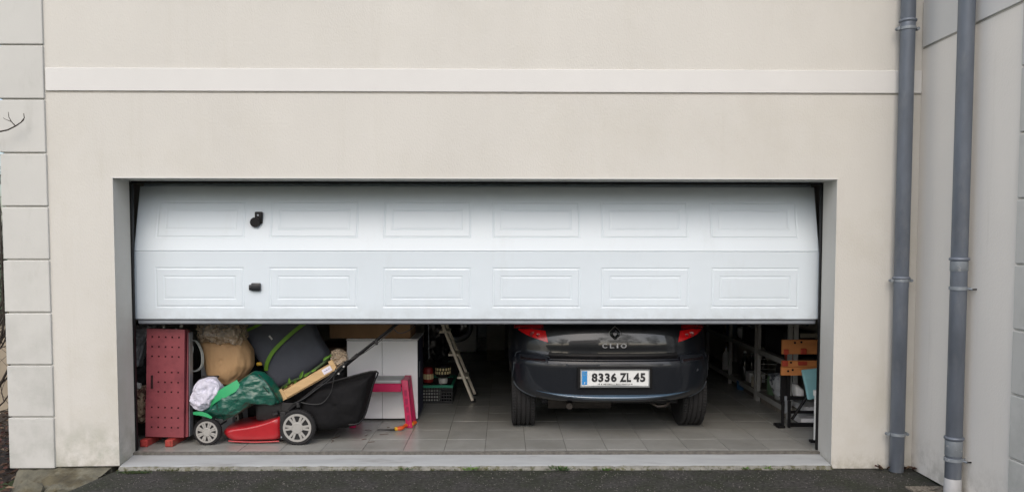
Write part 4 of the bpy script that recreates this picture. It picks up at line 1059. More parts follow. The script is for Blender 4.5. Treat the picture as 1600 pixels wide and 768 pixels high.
tag(obj('clear_bag', puff([(-1.151, 0.749), (-1.091, 0.769), (-1.037, 0.739), (-1.028, 0.679), (-1.053, 0.629), (-1.108, 0.619), (-1.147, 0.669)], .62, .06, .03, 14, seed=25), film, smooth=60, origin=(-1.1, .62, .6)), 'small crumpled clear bag at the upper end of the pine crate', 'plastic bag')
# ---- white cabinet
wc = mat('cabinet_white', (.80, .81, .83), .45, .03, 2)
cabn = thing('white_cabinet', (-.85, 1.4, FZ), 'white two-door cupboard with navy sides behind the pink stool', 'cabinet')
navy = mat('navy_panel', (.008, .012, .035), .6, .1, 5)
zt = (-0.837, 0.766)[1]
obj('carcass', bx(-1.154, -.553, 1.232, 1.66, FZ+.012, zt-.006, .002), navy, cabn)
obj('cabinet_door', bx(-1.154, -.856, 1.212, 1.230, FZ+.015, zt-.012, .002), wc, cabn); obj('cabinet_door', bx(-.853, -.553, 1.212, 1.230, FZ+.015, zt-.012, .002), wc, cabn)
obj('top_board', bx(-1.158, -.549, 1.208, 1.665, zt-.0055, zt+.004, .001), wc, cabn)
obj('side_handle', bx(-.5525, -.548, 1.33, 1.37, .42, .56, .002), M['alu'], cabn)
(b0, b1), (b2, b3) = (-1.310, 0.761), (-0.617, 0.899)
bo = thing('cardboard_box', (-.9, 1.45, zt+.004), 'long brown cardboard box lying on top of the white cabinet', 'box')
obj('box_wall', bx(b0, b2, 1.25, 1.62, zt+.005, zt+.17, .003), card, bo)
obj('packing_tape', bx(b0+.02, b2-.02, 1.41, 1.46, zt+.1705, zt+.1715), mat('tape', (.3, .2, .1), .3), bo)
tag(obj('brown_shelf_board', bx(-1.62, -1.165, 1.35, 1.8, FZ, .68, .003), mat('dark_wood', (.06, .032, .02), .7, .2, 8, stretch=(1, 1, 5))), 'dark brown wooden chest in the shadow left of the white cabinet', 'chest')
# ---- pink stool
pink = mat('pink_plastic', (.42, .010, .075), .45, .05, 5)
so = thing('step_stool', (-.83, 1.0, FZ), 'bright pink plastic step stool with a pale grey top in front of the white cabinet', 'stool')
z_t = (-0.797, 0.464)[1]; z_g = z_t-.030; z_a = (-0.797, 0.366)[1]
xa_, xb_ = -1.045, (-0.603, 0.429)[0]
def frus(x0, x1, y0, y1, z0, X0, X1, Y0, Y1, z1):
    b = NB(); lo = [b.verts.new(p) for p in ((x0, y0, z0), (x1, y0, z0), (x1, y1, z0), (x0, y1, z0))]; hi = [b.verts.new(p) for p in ((X0, Y0, z1), (X1, Y0, z1), (X1, Y1, z1), (X0, Y1, z1))]
    b.faces.new(lo[::-1]); b.faces.new(hi)
    for k in range(4): b.faces.new((lo[k], lo[(k+1) % 4], hi[(k+1) % 4], hi[k]))
    bmesh.ops.bevel(b, geom=b.edges[:], offset=.003, segments=2, affect='EDGES', profile=.5)
    return b
obj('seat', bx(xa_+.058, xb_-.055, .955, 1.175, z_g, z_t-.003, .006, seg=2), mat('pale_grey_plastic', (.32, .34, .35), .5, .05, 5), so, 40)
obj('apron', bx(xa_+.056, xb_-.056, .948, .962, z_a, z_g-.001, .002), pink, so); obj('apron', bx(xa_+.056, xb_-.056, 1.168, 1.182, z_a, z_g-.001, .002), pink, so)
for s, xe in ((-1, xa_), (1, xb_)):
    obj('apron', bx(min(xe-s*.05, xe-s*.002), max(xe-s*.05, xe-s*.002), .985, 1.145, z_a, z_t-.002, .003), pink, so)
    for (y0, y1, e) in ((.940, .982, -1), (1.148, 1.190, 1)):
        x0, x1 = sorted((xe, xe-s*.054)); 
        lg = frus(x0+s*.040, x1+s*.040, y0+e*.015, y1+e*.015, FZ+.002, x0, x1, y0, y1, z_t)
        lgo = obj('leg', lg, pink, so, 40)
        if e < 0:
            for q in range(4):
                zz = FZ+.06+q*.068; xx = (x0+x1)/2+s*.040*(1-(zz+.02-FZ)/(z_t-FZ)); yy = y0-.015*(1-(zz+.02-FZ)/(z_t-FZ))
                obj('slot_shade', bx(xx-.010, xx+.010, yy-.0035, yy+.004, zz, zz+.048, .002), mat('pink_shadow', (.25, .01, .06), .6) if 'pink_shadow' not in bpy.data.materials else bpy.data.materials['pink_shadow'], lgo)  # shade of a slot painted as a darker pink bar
# ---- pruning saw
(s0x, s0y), (s1x, s1y), (s2x, s2y) = (-0.842, 0.849), (-0.688, 0.827), (-0.547, 1.032)
sw = thing('pruning_saw', (s1x, s1y, FZ), 'hand saw with an orange and yellow grip lying on the tiles by the pink stool', 'saw')
b = NB(); d = Vector((s1x-s0x, s1y-s0y, 0)).normalized(); n_ = Vector((-d.y, d.x, 0)); P0, P1 = Vector((s0x, s0y, .0745)), Vector((s1x, s1y, .080))
vs = [b.verts.new(p) for p in (P0, P1-n_*.022, P1+n_*.022, P0+n_*.012)]
f = b.faces.new(vs); r = bmesh.ops.extrude_face_region(b, geom=[f])
for v in [g for g in r['geom'] if isinstance(g, bmesh.types.BMVert)]: v.co.z += .003
obj('blade', b, M['frame_dark'], sw)
b = NB(); tube(b, smoothp([(s1x, s1y, .088), (s1x+.05, s1y+.03, .09), ((s1x+s2x)/2, (s1y+s2y)/2, .093), (s2x, s2y, .095)]), [.012, .014, .017, .018, .016, .014, .014, .015, .017, .019, .020, .018, .012], 12); g = obj('grip', b, mat('orange_grip', (.60, .09, .015), .45), sw, 60)
b = NB(); tube(b, [(s1x-.006, s1y-.003, .088), (s1x+.018, s1y+.010, .088)], .0155, 12); tube(b, [((s1x+s2x)/2+.02, (s1y+s2y)/2+.012, .094), ((s1x+s2x)/2+.05, (s1y+s2y)/2+.028, .095)], .0195, 12); obj('grip_band', b, mat('yellow_grip', (.62, .36, .02), .45), g, 60)
# twigs on the tiles
tw = [((-1.140, 0.584), .10, .9), ((-1.124, 0.468), .07, 1.4), ((-0.773, 0.939), .02, .2), ((-0.885, 0.830), .06, 2.4), ((-0.907, 0.663), .05, 1.0), ((-0.846, 0.466), .05, .1), ((-0.909, 0.544), .04, .4), ((-0.797, 0.704), .07, .1)]
for k, (p, L_, a) in enumerate(tw):
    b = NB(); tube(b, [(p[0], p[1], .0735), (p[0]+L_*.5*math.cos(a), p[1]+L_*.5*math.sin(a), .076), (p[0]+L_*math.cos(a+.3), p[1]+L_*math.sin(a+.3), .0735)], .0022, 5)
    tag(obj('twig', b, lm[0]), 'short brown twig on the grey tiles between the mower and the pink stool', 'twig', 'twigs on the garage tiles')
# ---- basket and things on it
bk = thing('storage_basket', (-.55, 2.1, FZ), 'black lattice crate with a green rim standing right of the white cabinet', 'basket')
bx0, bx1 = -.66, (-0.308, 0.101)[0]; bz1 = (-0.404, 0.248)[1]
blk = mat('crate_black', (.010, .012, .014), .5)
cream = mat('lattice_pale', (.62, .63, .60), .6, .2, 30)
for k in range(15):
    x = bx0+(bx1-bx0)*k/14; obj('bar', bx(x-.004, x+.004, 1.90, 1.905, FZ+.02, bz1-.026), blk, bk)
for z in [FZ+.015+.030*k for k in range(6)]: obj('bar', bx(bx0, bx1, 1.896, 1.8995, z, z+.012), blk, bk)
obj('side_panel', bx(bx1+.001, bx1+.007, 1.90, 2.45, FZ, bz1-.026), blk, bk); obj('back_panel', bx(bx0, bx1, 2.445, 2.45, FZ, bz1-.026), blk, bk); obj('base', bx(bx0, bx1, 1.91, 2.44, FZ, FZ+.01), blk, bk)
grim = mat('green_rim', (.02, .26, .16), .5)
b = NB(); box(b, bx0-.01, bx1+.012, 1.885, 1.91, bz1-.025, bz1, .003); box(b, bx1-.01, bx1+.0125, 1.9105, 2.44, bz1-.025, bz1, .003); box(b, bx0-.01, bx1+.012, 2.4405, 2.46, bz1-.025, bz1, .003); obj('rim', b, grim, bk)
tag(obj('paper_bundle', bx(bx0+.03, bx1-.12, 1.95, 2.3, FZ+.011, bz1-.06, .01), cream), 'pale bundle seen through the lattice of the black crate', 'bundle')
t1a, t1b = (-0.595, 0.395), (-0.497, 0.226)
rt_ = thing('red_tin', ((t1a[0]+t1b[0])/2, 2.05, bz1), 'red tin with a band of cream blocks on the green-rimmed crate', 'tin')
rx, rr_ = (t1a[0]+t1b[0])/2, (t1b[0]-t1a[0])/2
b = NB(); lathe(b, [(rr_*.9, bz1+.002), (rr_, bz1+.01), (rr_, t1a[1]-.03), (rr_*.8, t1a[1]-.005), (rr_*.3, t1a[1])], (rx, 2.05, 0), 'z', 28); obj('tin_body', b, mat('tin_red', (.28, .02, .02), .5), rt_, 50)
for k in range(11):
    a = k*2*math.pi/11; obj('cream_block', bx(-.012, .012, -rr_-.002, -rr_+.003, bz1+.035, bz1+.085, .002, Matrix.Translation((rx, 2.05, 0)) @ Matrix.Rotation(a, 4, 'Z')), mat('cream_print', (.75, .64, .36), .6) if 'cream_print' not in bpy.data.materials else bpy.data.materials['cream_print'], rt_)
(cx0, cz1), (cx1, cz0) = (-0.473, 0.421), (-0.326, 0.335)
bt = thing('patterned_bowl', ((cx0+cx1)/2, 2.0, bz1), 'black bowl with a cream patterned band standing on a white pot', 'bowl')
rr_ = (cx1-cx0)/2; rx = (cx0+cx1)/2
b = NB(); lathe(b, [(rr_*.5, bz1+.055), (rr_*.92, cz0-.02), (rr_, cz0), (rr_, cz1), (rr_*.92, cz1+.004)], (rx, 2.0, 0), 'z', 32); obj('bowl_body', b, M['black'], bt, 50)
for k in range(16):
    a = k*2*math.pi/16
    for e in range(2): obj('cream_block', bx(-.009, .009, -rr_-.002, -rr_+.003, cz0+.008+e*.034, cz0+.034+e*.032, .002, Matrix.Translation((rx, 2.0, 0)) @ Matrix.Rotation(a+e*.13, 4, 'Z')), bpy.data.materials['cream_print'], bt)
b = NB(); lathe(b, [(rr_*.55, bz1+.001), (rr_*.6, bz1+.03), (rr_*.58, bz1+.05), (rr_*.3, bz1+.052)], (rx, 2.0, 0), 'z', 28); tag(obj('white_pot', b, cream, smooth=50, origin=(rx, 2.0, bz1)), 'small white pot under the black patterned bowl', 'pot')
blkshine = mat('black_vinyl', (.010, .010, .012), .3, .3, 10, .5, 30)
tag(obj('black_coat', puff([(-0.611, 0.943), (-0.366, 0.943), (-0.380, 0.619), (-0.341, 0.423), (-0.445, 0.345), (-0.548, 0.449), (-0.613, 0.384)], 2.4, .12, .05, 6, seed=33), blkshine, smooth=50, origin=(-.6, 2.4, .9)), 'black vinyl coat hanging above the green-rimmed crate', 'coat')
tag(obj('walking_stick', (lambda b: (tube(b, [(-0.564, 2.250, 0.955), (-0.559, 2.250, 0.446)], .006, 8), b)[1])(NB()), M['alu'], smooth=50, origin=(-.6, 2.25, .3)), 'thin grey pole upright behind the green-rimmed crate', 'pole')
# ---- stepladder
la = thing('stepladder', (-.3, 2.2, FZ), 'pale wooden stepladder leaning left, seen edge on between the crate and car', 'ladder')
alw = mat('ladder_wood', (.78, .72, .60), .55, .15, 10, stretch=(1, 1, .3))
def rail(p0, p1, w, t_, name, m):
    d = Vector(p1)-Vector(p0); L_ = d.length; d.normalize(); q = d.to_track_quat('Z', 'Y').to_matrix().to_4x4()
    obj(name, bx(-w/2, w/2, -t_/2, t_/2, 0, L_, .002, Matrix.Translation(p0) @ q), m, la)
F1, F2 = Vector((-.113, 1.99, FZ+.015)), Vector((-.105, 2.30, FZ+.015))
A1, A2 = Vector((-.674, 2.03, 1.50)), Vector((-.674, 2.27, 1.50))
rail(F1, A1, .052, .026, 'rail', alw); rail(F2, A2, .045, .026, 'rail', alw)
rail((-1.08, 1.99, FZ), A1+Vector((-.02, 0, -.03)), .03, .022, 'rear_leg', alw); rail((-1.08, 2.30, FZ), A2+Vector((-.02, 0, -.03)), .03, .022, 'rear_leg', alw)
for k in range(5):
    t_ = .15+.155*k; p = F1.lerp(A1, t_); q = F2.lerp(A2, t_); obj('step', bx(p.x-.065, p.x+.035, p.y+.014, q.y-.014, p.z-.010, p.z+.012, .002), alw, la)
for F_ in (F1, F2): obj('rubber_foot', bx(F_.x-.02, F_.x+.03, F_.y-.018, F_.y+.018, FZ, FZ+.03, .004), M['black'], la)
# ---- back of the garage
wm = thing('washing_machine', (-.55, 5.6, FZ), 'white front-loading washing machine at the back of the garage', 'washing machine')
appl = mat('appliance_white', (.78, .79, .80), .4, .03, 3)
(w0x, _), (w1x, _) = (-0.780, 0.073), (-0.203, 0.073)
obj('casing', bx(w0x, w1x, 5.36, 5.93, FZ+.01, .93, .01), appl, wm)
dc = (-0.475, 0.441)
b = NB(); lathe(b, [(.225, 0), (.225, -.02), (.20, -.045), (.165, -.040), (.15, -.012)], (dc[0], 5.36, dc[1]), 'y', 40); obj('door_ring', b, M['alu'], wm, 50)
b = NB(); lathe(b, [(.152, -.012), (.10, -.022), (.05, -.026)], (dc[0], 5.36, dc[1]), 'y', 40); obj('door_glass', b, glass, wm, 50)
(w0x, z0), (w1x, z1) = (-0.188, 0.090), (-0.054, 0.278)
bo2 = thing('water_heater', ((w0x+w1x)/2, 5.5, FZ), 'slim white boiler unit between the washing machine and the pale cupboard', 'boiler')
obj('heater_casing', bx(w0x, w1x, 5.30, 5.9, z1+.01, 1.5, .01), appl, bo2); obj('heater_base', bx(w0x, w1x, 5.31, 5.9, z0, z1, .005), cream, bo2)
b = NB(); lathe(b, [(.05, -.02), (.055, 0), (.055, .25), (.05, .27)], ((w0x+w1x)/2+.02, 5.24, .72), 'z', 20); obj('valve_cap', b, M['frame_dark'], bo2, 50)
(w0x, z0), (w1x, z1) = (-0.046, 0.076), (0.195, 0.202)
cu = thing('tall_cupboard', ((w0x+w1x)/2, 4.8, FZ), 'pale tall cupboard at the back beside the left of the car', 'cupboard')
obj('cupboard_body', bx(w0x, w1x, 4.62, 5.2, z1+.004, 1.9, .004), mat('beige_panel', (.6, .57, .5), .7, .05, 4), cu); obj('plinth', bx(w0x, w1x, 4.63, 5.2, FZ, z1, .004), mat('olive_panel', (.32, .30, .2), .7, .1, 4), cu)

# ================================================================== RIGHT HALF OF THE GARAGE
steel = mat('shelf_steel', (.36, .36, .35), .55, .12, 8, .1, 30)
sh = thing('shelving_unit', (2.8, 2.4, FZ), 'grey metal shelving running back along the right garage wall', 'shelves')
xs_ = 2.63
for y in (1.22, 2.03, 2.09, 2.96, 3.9):
    obj('upright', bx(xs_, xs_+.035, y-.016, y+.016, FZ, 2.0, .002), steel, sh); obj('upright', bx(2.97, 3.005, y-.016, y+.016, FZ, 2.0, .002), steel, sh)
for z in (.165, .572, .96, 1.4):
    for (y0, y1) in ((1.24, 2.01), (2.11, 2.94), (2.98, 3.88)):
        obj('shelf_board', bx(xs_+.005, 3.0, y0, y1, z-.018, z, .001), mat('shelf_board', (.20, .19, .17), .8, .1, 5) if 'shelf_board' not in bpy.data.materials else bpy.data.materials['shelf_board'], sh)
        obj('beam', bx(xs_+.001, xs_+.0045, y0, y1, z-.042, z+.004, .001), steel, sh)
    # wire mesh side between the bays
for z in [.26+.05*k for k in range(6)]: obj('side_wire', (lambda b: (tube(b, [(xs_+.04, 2.13, z), (2.97, 2.13, z)], .004, 6), b)[1])(NB()), steel, sh)
def onshelf(name, bmx, m, label, cat, sm=50, **k): return tag(obj(name, bmx, m, smooth=sm, **k), label, cat)
# helmet / bowl on the middle shelf
b = NB(); lathe(b, [(.07, 0), (.105, .03), (.115, .08), (.11, .12), (.09, .125)], (2.78, 2.78, .576), 'z', 28); onshelf('white_bucket', b, appl, 'white rounded bucket on the middle shelf, nearest the car', 'bucket')
(q0x, q0z) = (2.566, 0.257); (q1x, q1z) = (2.663, 0.316)
cn = onshelf('small_carton', bx(2.70, 2.86, 2.45, 2.60, .169, .27, .003), appl, 'small white carton with a black mark on the bottom shelf', 'carton', None)
ob = NB(); tube(ob, [(2.735, 2.4485, .195), (2.735, 2.4485, .243), (2.75, 2.4485, .252), (2.765, 2.4485, .243), (2.765, 2.4485, .230)], .006, 6); obj('printed_mark', ob, M['black'], cn)
def bottle(x, y, z, h, r, m, label, cap=None):
    t = thing('bottle', (x, y, z), label, 'bottle')
    b = NB(); lathe(b, [(r*.9, 0), (r, .01), (r, h*.6), (r*.8, h*.72), (r*.35, h*.82), (r*.33, h*.95)], (x, y, z+.001), 'z', 18); obj('bottle_body', b, m, t, 50)
    b = NB(); lathe(b, [(r*.36, 0), (r*.36, h*.06)], (x, y, z+h*.952), 'z', 14); obj('bottle_cap', b, cap or appl, t, 50)
bglass = mat('dark_bottle', (.012, .014, .012), .08, .1, 5, coat=.5)
bottle(2.70, 2.62, .166, .30, .038, bglass, 'tall dark bottle standing behind the small white carton')
bottle(2.80, 2.70, .166, .27, .036, bglass, 'dark bottle in the middle of the three on the bottom shelf')
bottle(2.90, 2.62, .166, .29, .036, bglass, 'dark bottle nearest the wall on the bottom shelf')
bottle(2.70, 3.3, .166, .26, .04, appl, 'pale bottle far back on the bottom shelf beside the car', M['alu'])
bottle(2.78, 3.55, .166, .28, .045, mat('tan_bottle', (.25, .2, .12), .4), 'tan bottle farthest back on the bottom shelf', M['black'])
b = NB(); lathe(b, [(.055, 0), (.06, .01), (.06, .085), (.05, .09)], (2.68, 2.62, FZ+.001), 'z', 24); onshelf('blue_tub', bx(0, .01, 0, .01, 0, .01) if False else b, mat('blue_plastic', (.03, .10, .22), .4), 'small blue tub on the floor under the shelves', 'tub')
onshelf('floor_box', bx(2.66, 2.98, 2.14, 2.52, FZ, .118, .003), mat('grey_box', (.14, .13, .12), .8, .15, 8), 'flat grey box on the floor under the bottom shelf', 'box', None)
onshelf('floor_box', bx(2.65, 2.98, 1.28, 1.95, FZ, .118, .003), mat('worn_box', (.22, .20, .17), .8, .3, 14), 'worn pale box on the floor under the near end of the shelves', 'box', None)
print_m = mat('printed_cloth', (.34, .36, .38), .8, .1, 5, .3, 40, c2=(.03, .035, .05), c2s=9, c2lo=.50, c2hi=.56)
onshelf('printed_bag', puff([(2.541, 0.438), (2.631, 0.449), (2.667, 0.353), (2.646, 0.228), (2.578, 0.251), (2.542, 0.353)], 1.38, .09, .02, 8, seed=41), print_m, 'pale carrier bag with a dark print behind the workbench leg', 'bag', origin=(2.6, 1.38, .2))
onshelf('black_crate', bx(2.68, 2.96, 1.45, 1.95, .574, .80, .01), blk, 'black crate on the middle shelf behind the orange boards', 'crate', None)
onshelf('tool_case', bx(2.66, 2.96, 2.2, 2.6, .574, .74, .015), mat('dark_case', (.02, .022, .025), .4), 'dark tool case on the middle shelf between the uprights', 'case', 40)
onshelf('paint_tin', (lambda b: (lathe(b, [(.07, 0), (.075, .005), (.075, .15), (.07, .155)], (2.74, 2.36, .742), 'z', 24), b)[1])(NB()), M['alu'], 'metal paint tin on the dark tool case', 'tin')
onshelf('dark_hamper', puff([(2.708, 0.284), (2.742, 0.482), (2.866, 0.445), (2.881, 0.327), (2.794, 0.296)], 1.75, .12, .02, 6, seed=44), M['dark'], 'black cloth bag hanging below the middle shelf', 'bag', origin=(2.7, 1.75, .4))
for k, (x, y, z, r_, h, c_, l) in enumerate([
        (2.70, 1.36, .573, .045, .16, (.35, .06, .04), 'red jar on the middle shelf nearest the orange boards'),
        (2.80, 2.86, .166, .05, .17, (.30, .30, .28), 'squat grey jar on the bottom shelf beside the far upright'),
        (2.70, 2.24, .166, .05, .12, (.45, .42, .34), 'cream jar on the bottom shelf just behind the near uprights'),
        (2.70, 3.10, .573, .06, .14, (.10, .16, .24), 'blue-grey jar on the middle shelf beyond the white bucket'),
        (2.72, 2.50, .741, .035, .12, (.40, .38, .34), 'small pale jar on the dark tool case beside the paint tin'),
        (2.75, 3.40, .573, .05, .20, (.30, .22, .10), 'tall tan jar farthest back on the middle shelf'),
        (2.72, 1.62, .166, .055, .15, (.40, .41, .42), 'grey jar on the bottom shelf behind the printed bag'),
        (2.72, 1.84, .166, .05, .20, (.12, .20, .12), 'green jar on the bottom shelf in front of the near uprights')]):
    t = thing('jar', (x, y, z), l, 'jar'); mj = mat('jar_%d' % k if False else 'jar_paint', c_, .4, .1, 8)
    bb = NB(); lathe(bb, [(r_*.9, 0), (r_, .006), (r_, h*.8), (r_*.85, h*.88), (r_*.8, h*.9)], (x, y, z+.001), 'z', 20); obj('jar_body', bb, mj, t, 50)
    bb = NB(); lathe(bb, [(r_*.86, h*.905), (r_*.88, h*.92), (r_*.88, h), (r_*.8, h*1.01)], (x, y, z+.001), 'z', 20); obj('lid', bb, M['alu'] if k % 2 else M['band'], t, 50)
# ---- folding workbench
wb = thing('folding_workbench', (2.6, .95, FZ), 'black folding workbench with two orange wooden boards, folded just inside the right jamb', 'workbench')
orange = mat('orange_board', (.52, .20, .06), .6, .14, 8, .2, 40, stretch=(.25, 1, 2))
(o0x, o0z), (o1x, o1z) = (2.464, 0.683), (2.872, 0.802)
o1x = 2.93
obj('board', bx(o0x, o1x, .90, .925, o0z, o1z, .003), orange, wb)
(o2x, o2z), (_, o3z) = (2.459, 0.509), (2.875, 0.633)
zmid = (2.456, 0.580)[1]
obj('board', bx(o2x, o1x, .885, .910, zmid+.001, o3z, .003), orange, wb); obj('board', bx(o2x, o1x, .895, .925, o2z, zmid-.001, .003), orange, wb)
padm = mat('clamp_pad', (.36, .045, .02), .5, .1, 5)
for (a, c) in (((2.468, 0.685), (2.507, 0.727)), ((2.607, 0.687), (2.654, 0.734)), ((2.457, 0.589), (2.504, 0.634)), ((2.588, 0.597), (2.661, 0.629))):
    yy = .885 if a[1] > .72 else .868
    obj('clamp_pad', bx(a[0], c[0], yy, yy+.016, min(a[1], c[1]), max(a[1], c[1]), .004, seg=2), padm, wb)
b = NB()
for (q, yy) in (((2.567, 0.778), .898), ((2.620, 0.783), .898), ((2.551, 0.556), .893), ((2.514, 0.546), .893), ((2.532, 0.618), .883), ((2.635, 0.551), .893)): tube(b, [(q[0], yy-.001, q[1]), (q[0], yy+.004, q[1])], .009, 12)
obj('dog_hole', b, M['black'], wb)
l0, l1 = (2.473, 0.504)[0], (2.550, 0.504)[0]; zl = o2z-.001
bl = M['black']
obj('leg', bx(l0, l0+.040, .93, .955, (2.482, 0.296)[1], zl, .002), bl, wb); obj('leg', bx(l0+.045, l1, .93, .955, (2.482, 0.296)[1], zl, .002), bl, wb)
zf = FZ+.005
obj('leg', bx(l0+.002, l0+.022, .905, .93, zf, (2.482, 0.296)[1], .002), bl, wb); obj('leg', bx(l1-.022, l1-.002, .905, .93, zf, (2.482, 0.296)[1], .002), bl, wb)
obj('link_plate', bx(l0+.028, l1-.028, .925, .93, (2.516, 0.190)[1], (2.513, 0.334)[1], .003), M['alu'], wb)
obj('base_bar', bx(l0-.030, l0+.03, .90, 1.02, FZ, FZ+.022, .004), bl, wb)
obj('base_bar', bx(l1+.01, 2.93, .955, .99, (2.643, 0.067)[1], (2.642, 0.100)[1], .002), bl, wb)
b = NB(); g0, g1 = (2.578, 0.132), (2.722, 0.362); tube(b, [(g0[0], .96, g0[1]), (g1[0], .96, g1[1])], .013, 8); obj('brace', b, bl, wb, 50)
obj('cross_bar', bx(l1, 2.93, .955, .975, (2.638, 0.308)[1]-.012, (2.638, 0.308)[1]+.018, .002), bl, wb)
obj('cross_bar', bx(l1, 2.93, .955, .975, (2.640, 0.191)[1]-.010, (2.640, 0.191)[1]+.012, .002), bl, wb)
obj('leg', bx(2.90, 2.93, .92, .95, zf, zl, .002), bl, wb)
cy = [(2.609, 0.560), (2.765, 0.579), (2.779, 0.442), (2.781, 0.316), (2.739, 0.326), (2.666, 0.313), (2.643, 0.421)]
obj_t = puff(cy, .865, .014, .006, 6, p=8, seed=50)
tag(obj('turquoise_cloth', obj_t, mat('turquoise', (.25, .50, .54), .75, .06, 5, .4, 90), smooth=60, origin=(2.7, .86, .6)), 'turquoise cloth draped over the front of the orange workbench boards', 'cloth')
onshelf('white_jug', puff([(2.636, 0.400), (2.675, 0.395), (2.725, 0.351), (2.727, 0.273), (2.655, 0.268), (2.638, 0.334)], 1.12, .06, .004, 5, p=5), appl, 'white plastic jug behind the workbench, left of the turquoise cloth', 'jug', origin=(2.6, 1.1, .3))
onshelf('white_tray', bx((2.715, 0.169)[0], 2.95, 1.05, 1.4, (2.715, 0.169)[1], (2.714, 0.218)[1], .004), appl, 'upper of two white trays behind the workbench', 'tray', None)
onshelf('white_tray', bx((2.679, 0.070)[0], 2.95, 1.02, 1.45, FZ+.005, (2.677, 0.125)[1], .004), appl, 'lower, longer white tray on the floor behind the workbench', 'tray', None)
onshelf('white_post', bx((2.661, 0.828)[0], (2.694, 0.828)[0], 1.15, 1.18, .3, 1.6, .002), steel, 'pale upright post behind the top orange board', 'post', None)
onshelf('pale_plank', bx((2.705, 0.795)[0], 2.95, 1.13, 1.149, (2.705, 0.790)[1], (2.705, 0.828)[1], .002), mat('pale_wood', (.22, .2, .16), .7, .1, 5, stretch=(1, 1, 5)), 'pale plank across the post behind the top orange board', 'plank', None)
wp = thing('drain_pipe', (2.44, .46, FZ), 'thin white pipe standing against the inner right jamb', 'pipe')
(p0, _), (p1, _) = (2.558, 0.269), (2.578, 0.269)
b = NB(); tube(b, [((p0+p1)/2, .46, FZ+.02), ((p0+p1)/2, .46, .45)], .011, 12); tube(b, [((p0+p1)/2, .46, .43), ((p0+p1)/2, .46, .47)], .020, 12); obj('tube', b, cream, wp, 50)
obj('pipe_foot', bx(p0-.03, p0+.03, .44, .48, FZ, FZ+.02, .003), M['black'], wp)

# ================================================================== PLANTS
green = [mat('weed_green', (.07, .15, .025), .6, .25, 20), mat('weed_bright', (.13, .26, .03), .6, .2, 20), mat('weed_dark', (.035, .075, .025), .65, .25, 20)]
def weed(x, y, w, h, n, mi, label, seed):
    random.seed(seed); b = NB()
    for k in range(n):
        a = random.uniform(0, 6.28); r_ = random.uniform(0, w*.45)
        leaf(b, (x+r_*math.cos(a)*1.2, y+r_*math.sin(a)*.3, .004+random.random()*h*.3), (math.cos(a), math.sin(a)*.5-.2, random.uniform(.2, 1.4)), random.uniform(.3, .75)*h+.006, random.uniform(.006, .013), mi=mi if random.random() > .25 else 0)
    tag(obj('weed', b, green, origin=(x, y, 0)), label, 'weed')
for k, (p, w, h, n, mi, l) in enumerate([((-0.040, -0.037), .085, .04, 34, 1, 'bright green weed at the foot of the sill, left of the car'),
        ((0.581, -0.040), .17, .04, 60, 2, 'widest dark green weed clump at the foot of the sill below the car'),
        ((-0.504, -0.034), .09, .032, 24, 2, 'low dark weed under the sill below the pink stool'), ((-1.270, 0.001), .05, .032, 14, 1, 'small green weed under the sill below the rear mower wheel'),
        ((2.046, -0.018), .05, .03, 16, 1, 'small bright weed under the right third of the sill'), ((0.899, -0.042), .08, .026, 20, 0, 'thin weed right of the widest clump at the sill'),
        ((1.888, -0.017), .06, .022, 12, 0, 'sparse weed just left of the small bright one at the right of the sill')]):
    weed(p[0], p[1]-.01, w, h, n, mi, l, 60+k)
b = NB(); random.seed(77)
for k in range(1500):
    x = random.uniform(-2.5, 2.5); 
    if noise.noise(Vector((x*3, 1, 0)))+.25*noise.noise(Vector((x*14, 1, 0))) < .02 and random.random() < .85: continue
    y = -.030-abs(random.gauss(0, .012)); s_ = random.uniform(.004, .009)
    leaf(b, (x, y, .002+random.random()*.006), (random.uniform(-1, 1), random.uniform(-1, .3), random.uniform(.1, 1)), s_*1.6, s_, mi=random.choice((0, 0, 1)))
tag(obj('moss', b, [mat('moss_a', (.05, .06, .02), .9), mat('moss_b', (.085, .10, .02), .9)]), 'moss growing along the foot of the concrete sill', 'moss', kind='stuff')
# moss cushion at the left end
b = NB()
for k in range(500):
    x = random.gauss(-2.36, .05); y = -.075+random.gauss(0, .014); leaf(b, (x, y, .002), (random.uniform(-1, 1), random.uniform(-1, 1), random.uniform(.2, 1)), .012, .006, mi=random.choice((0, 1)))
tag(obj('moss_cushion', b, [bpy.data.materials['moss_a'], green[2]]), 'flat dark moss cushion on the asphalt at the left end of the sill', 'moss', kind='stuff')
# grit and petals on the asphalt
b = NB()
for k in range(3200):
    x, y = random.uniform(-2.6, 3.0), random.uniform(-1.2, -.06); s_ = random.uniform(.0012, .0028)
    if random.random() < .006: s_ *= 2
    box(b, x-s_, x+s_, y-s_, y+s_, .0005, .0005+s_, 0, Matrix.Translation((x, y, 0)) @ Matrix.Rotation(random.random()*3, 4, 'Z') @ Matrix.Translation((-x, -y, 0)))
tag(obj('grit', b, mat('grit_grey', (.13, .125, .115), .9, .5, 3)), 'loose pale grit scattered over the asphalt drive', 'grit', kind='stuff')
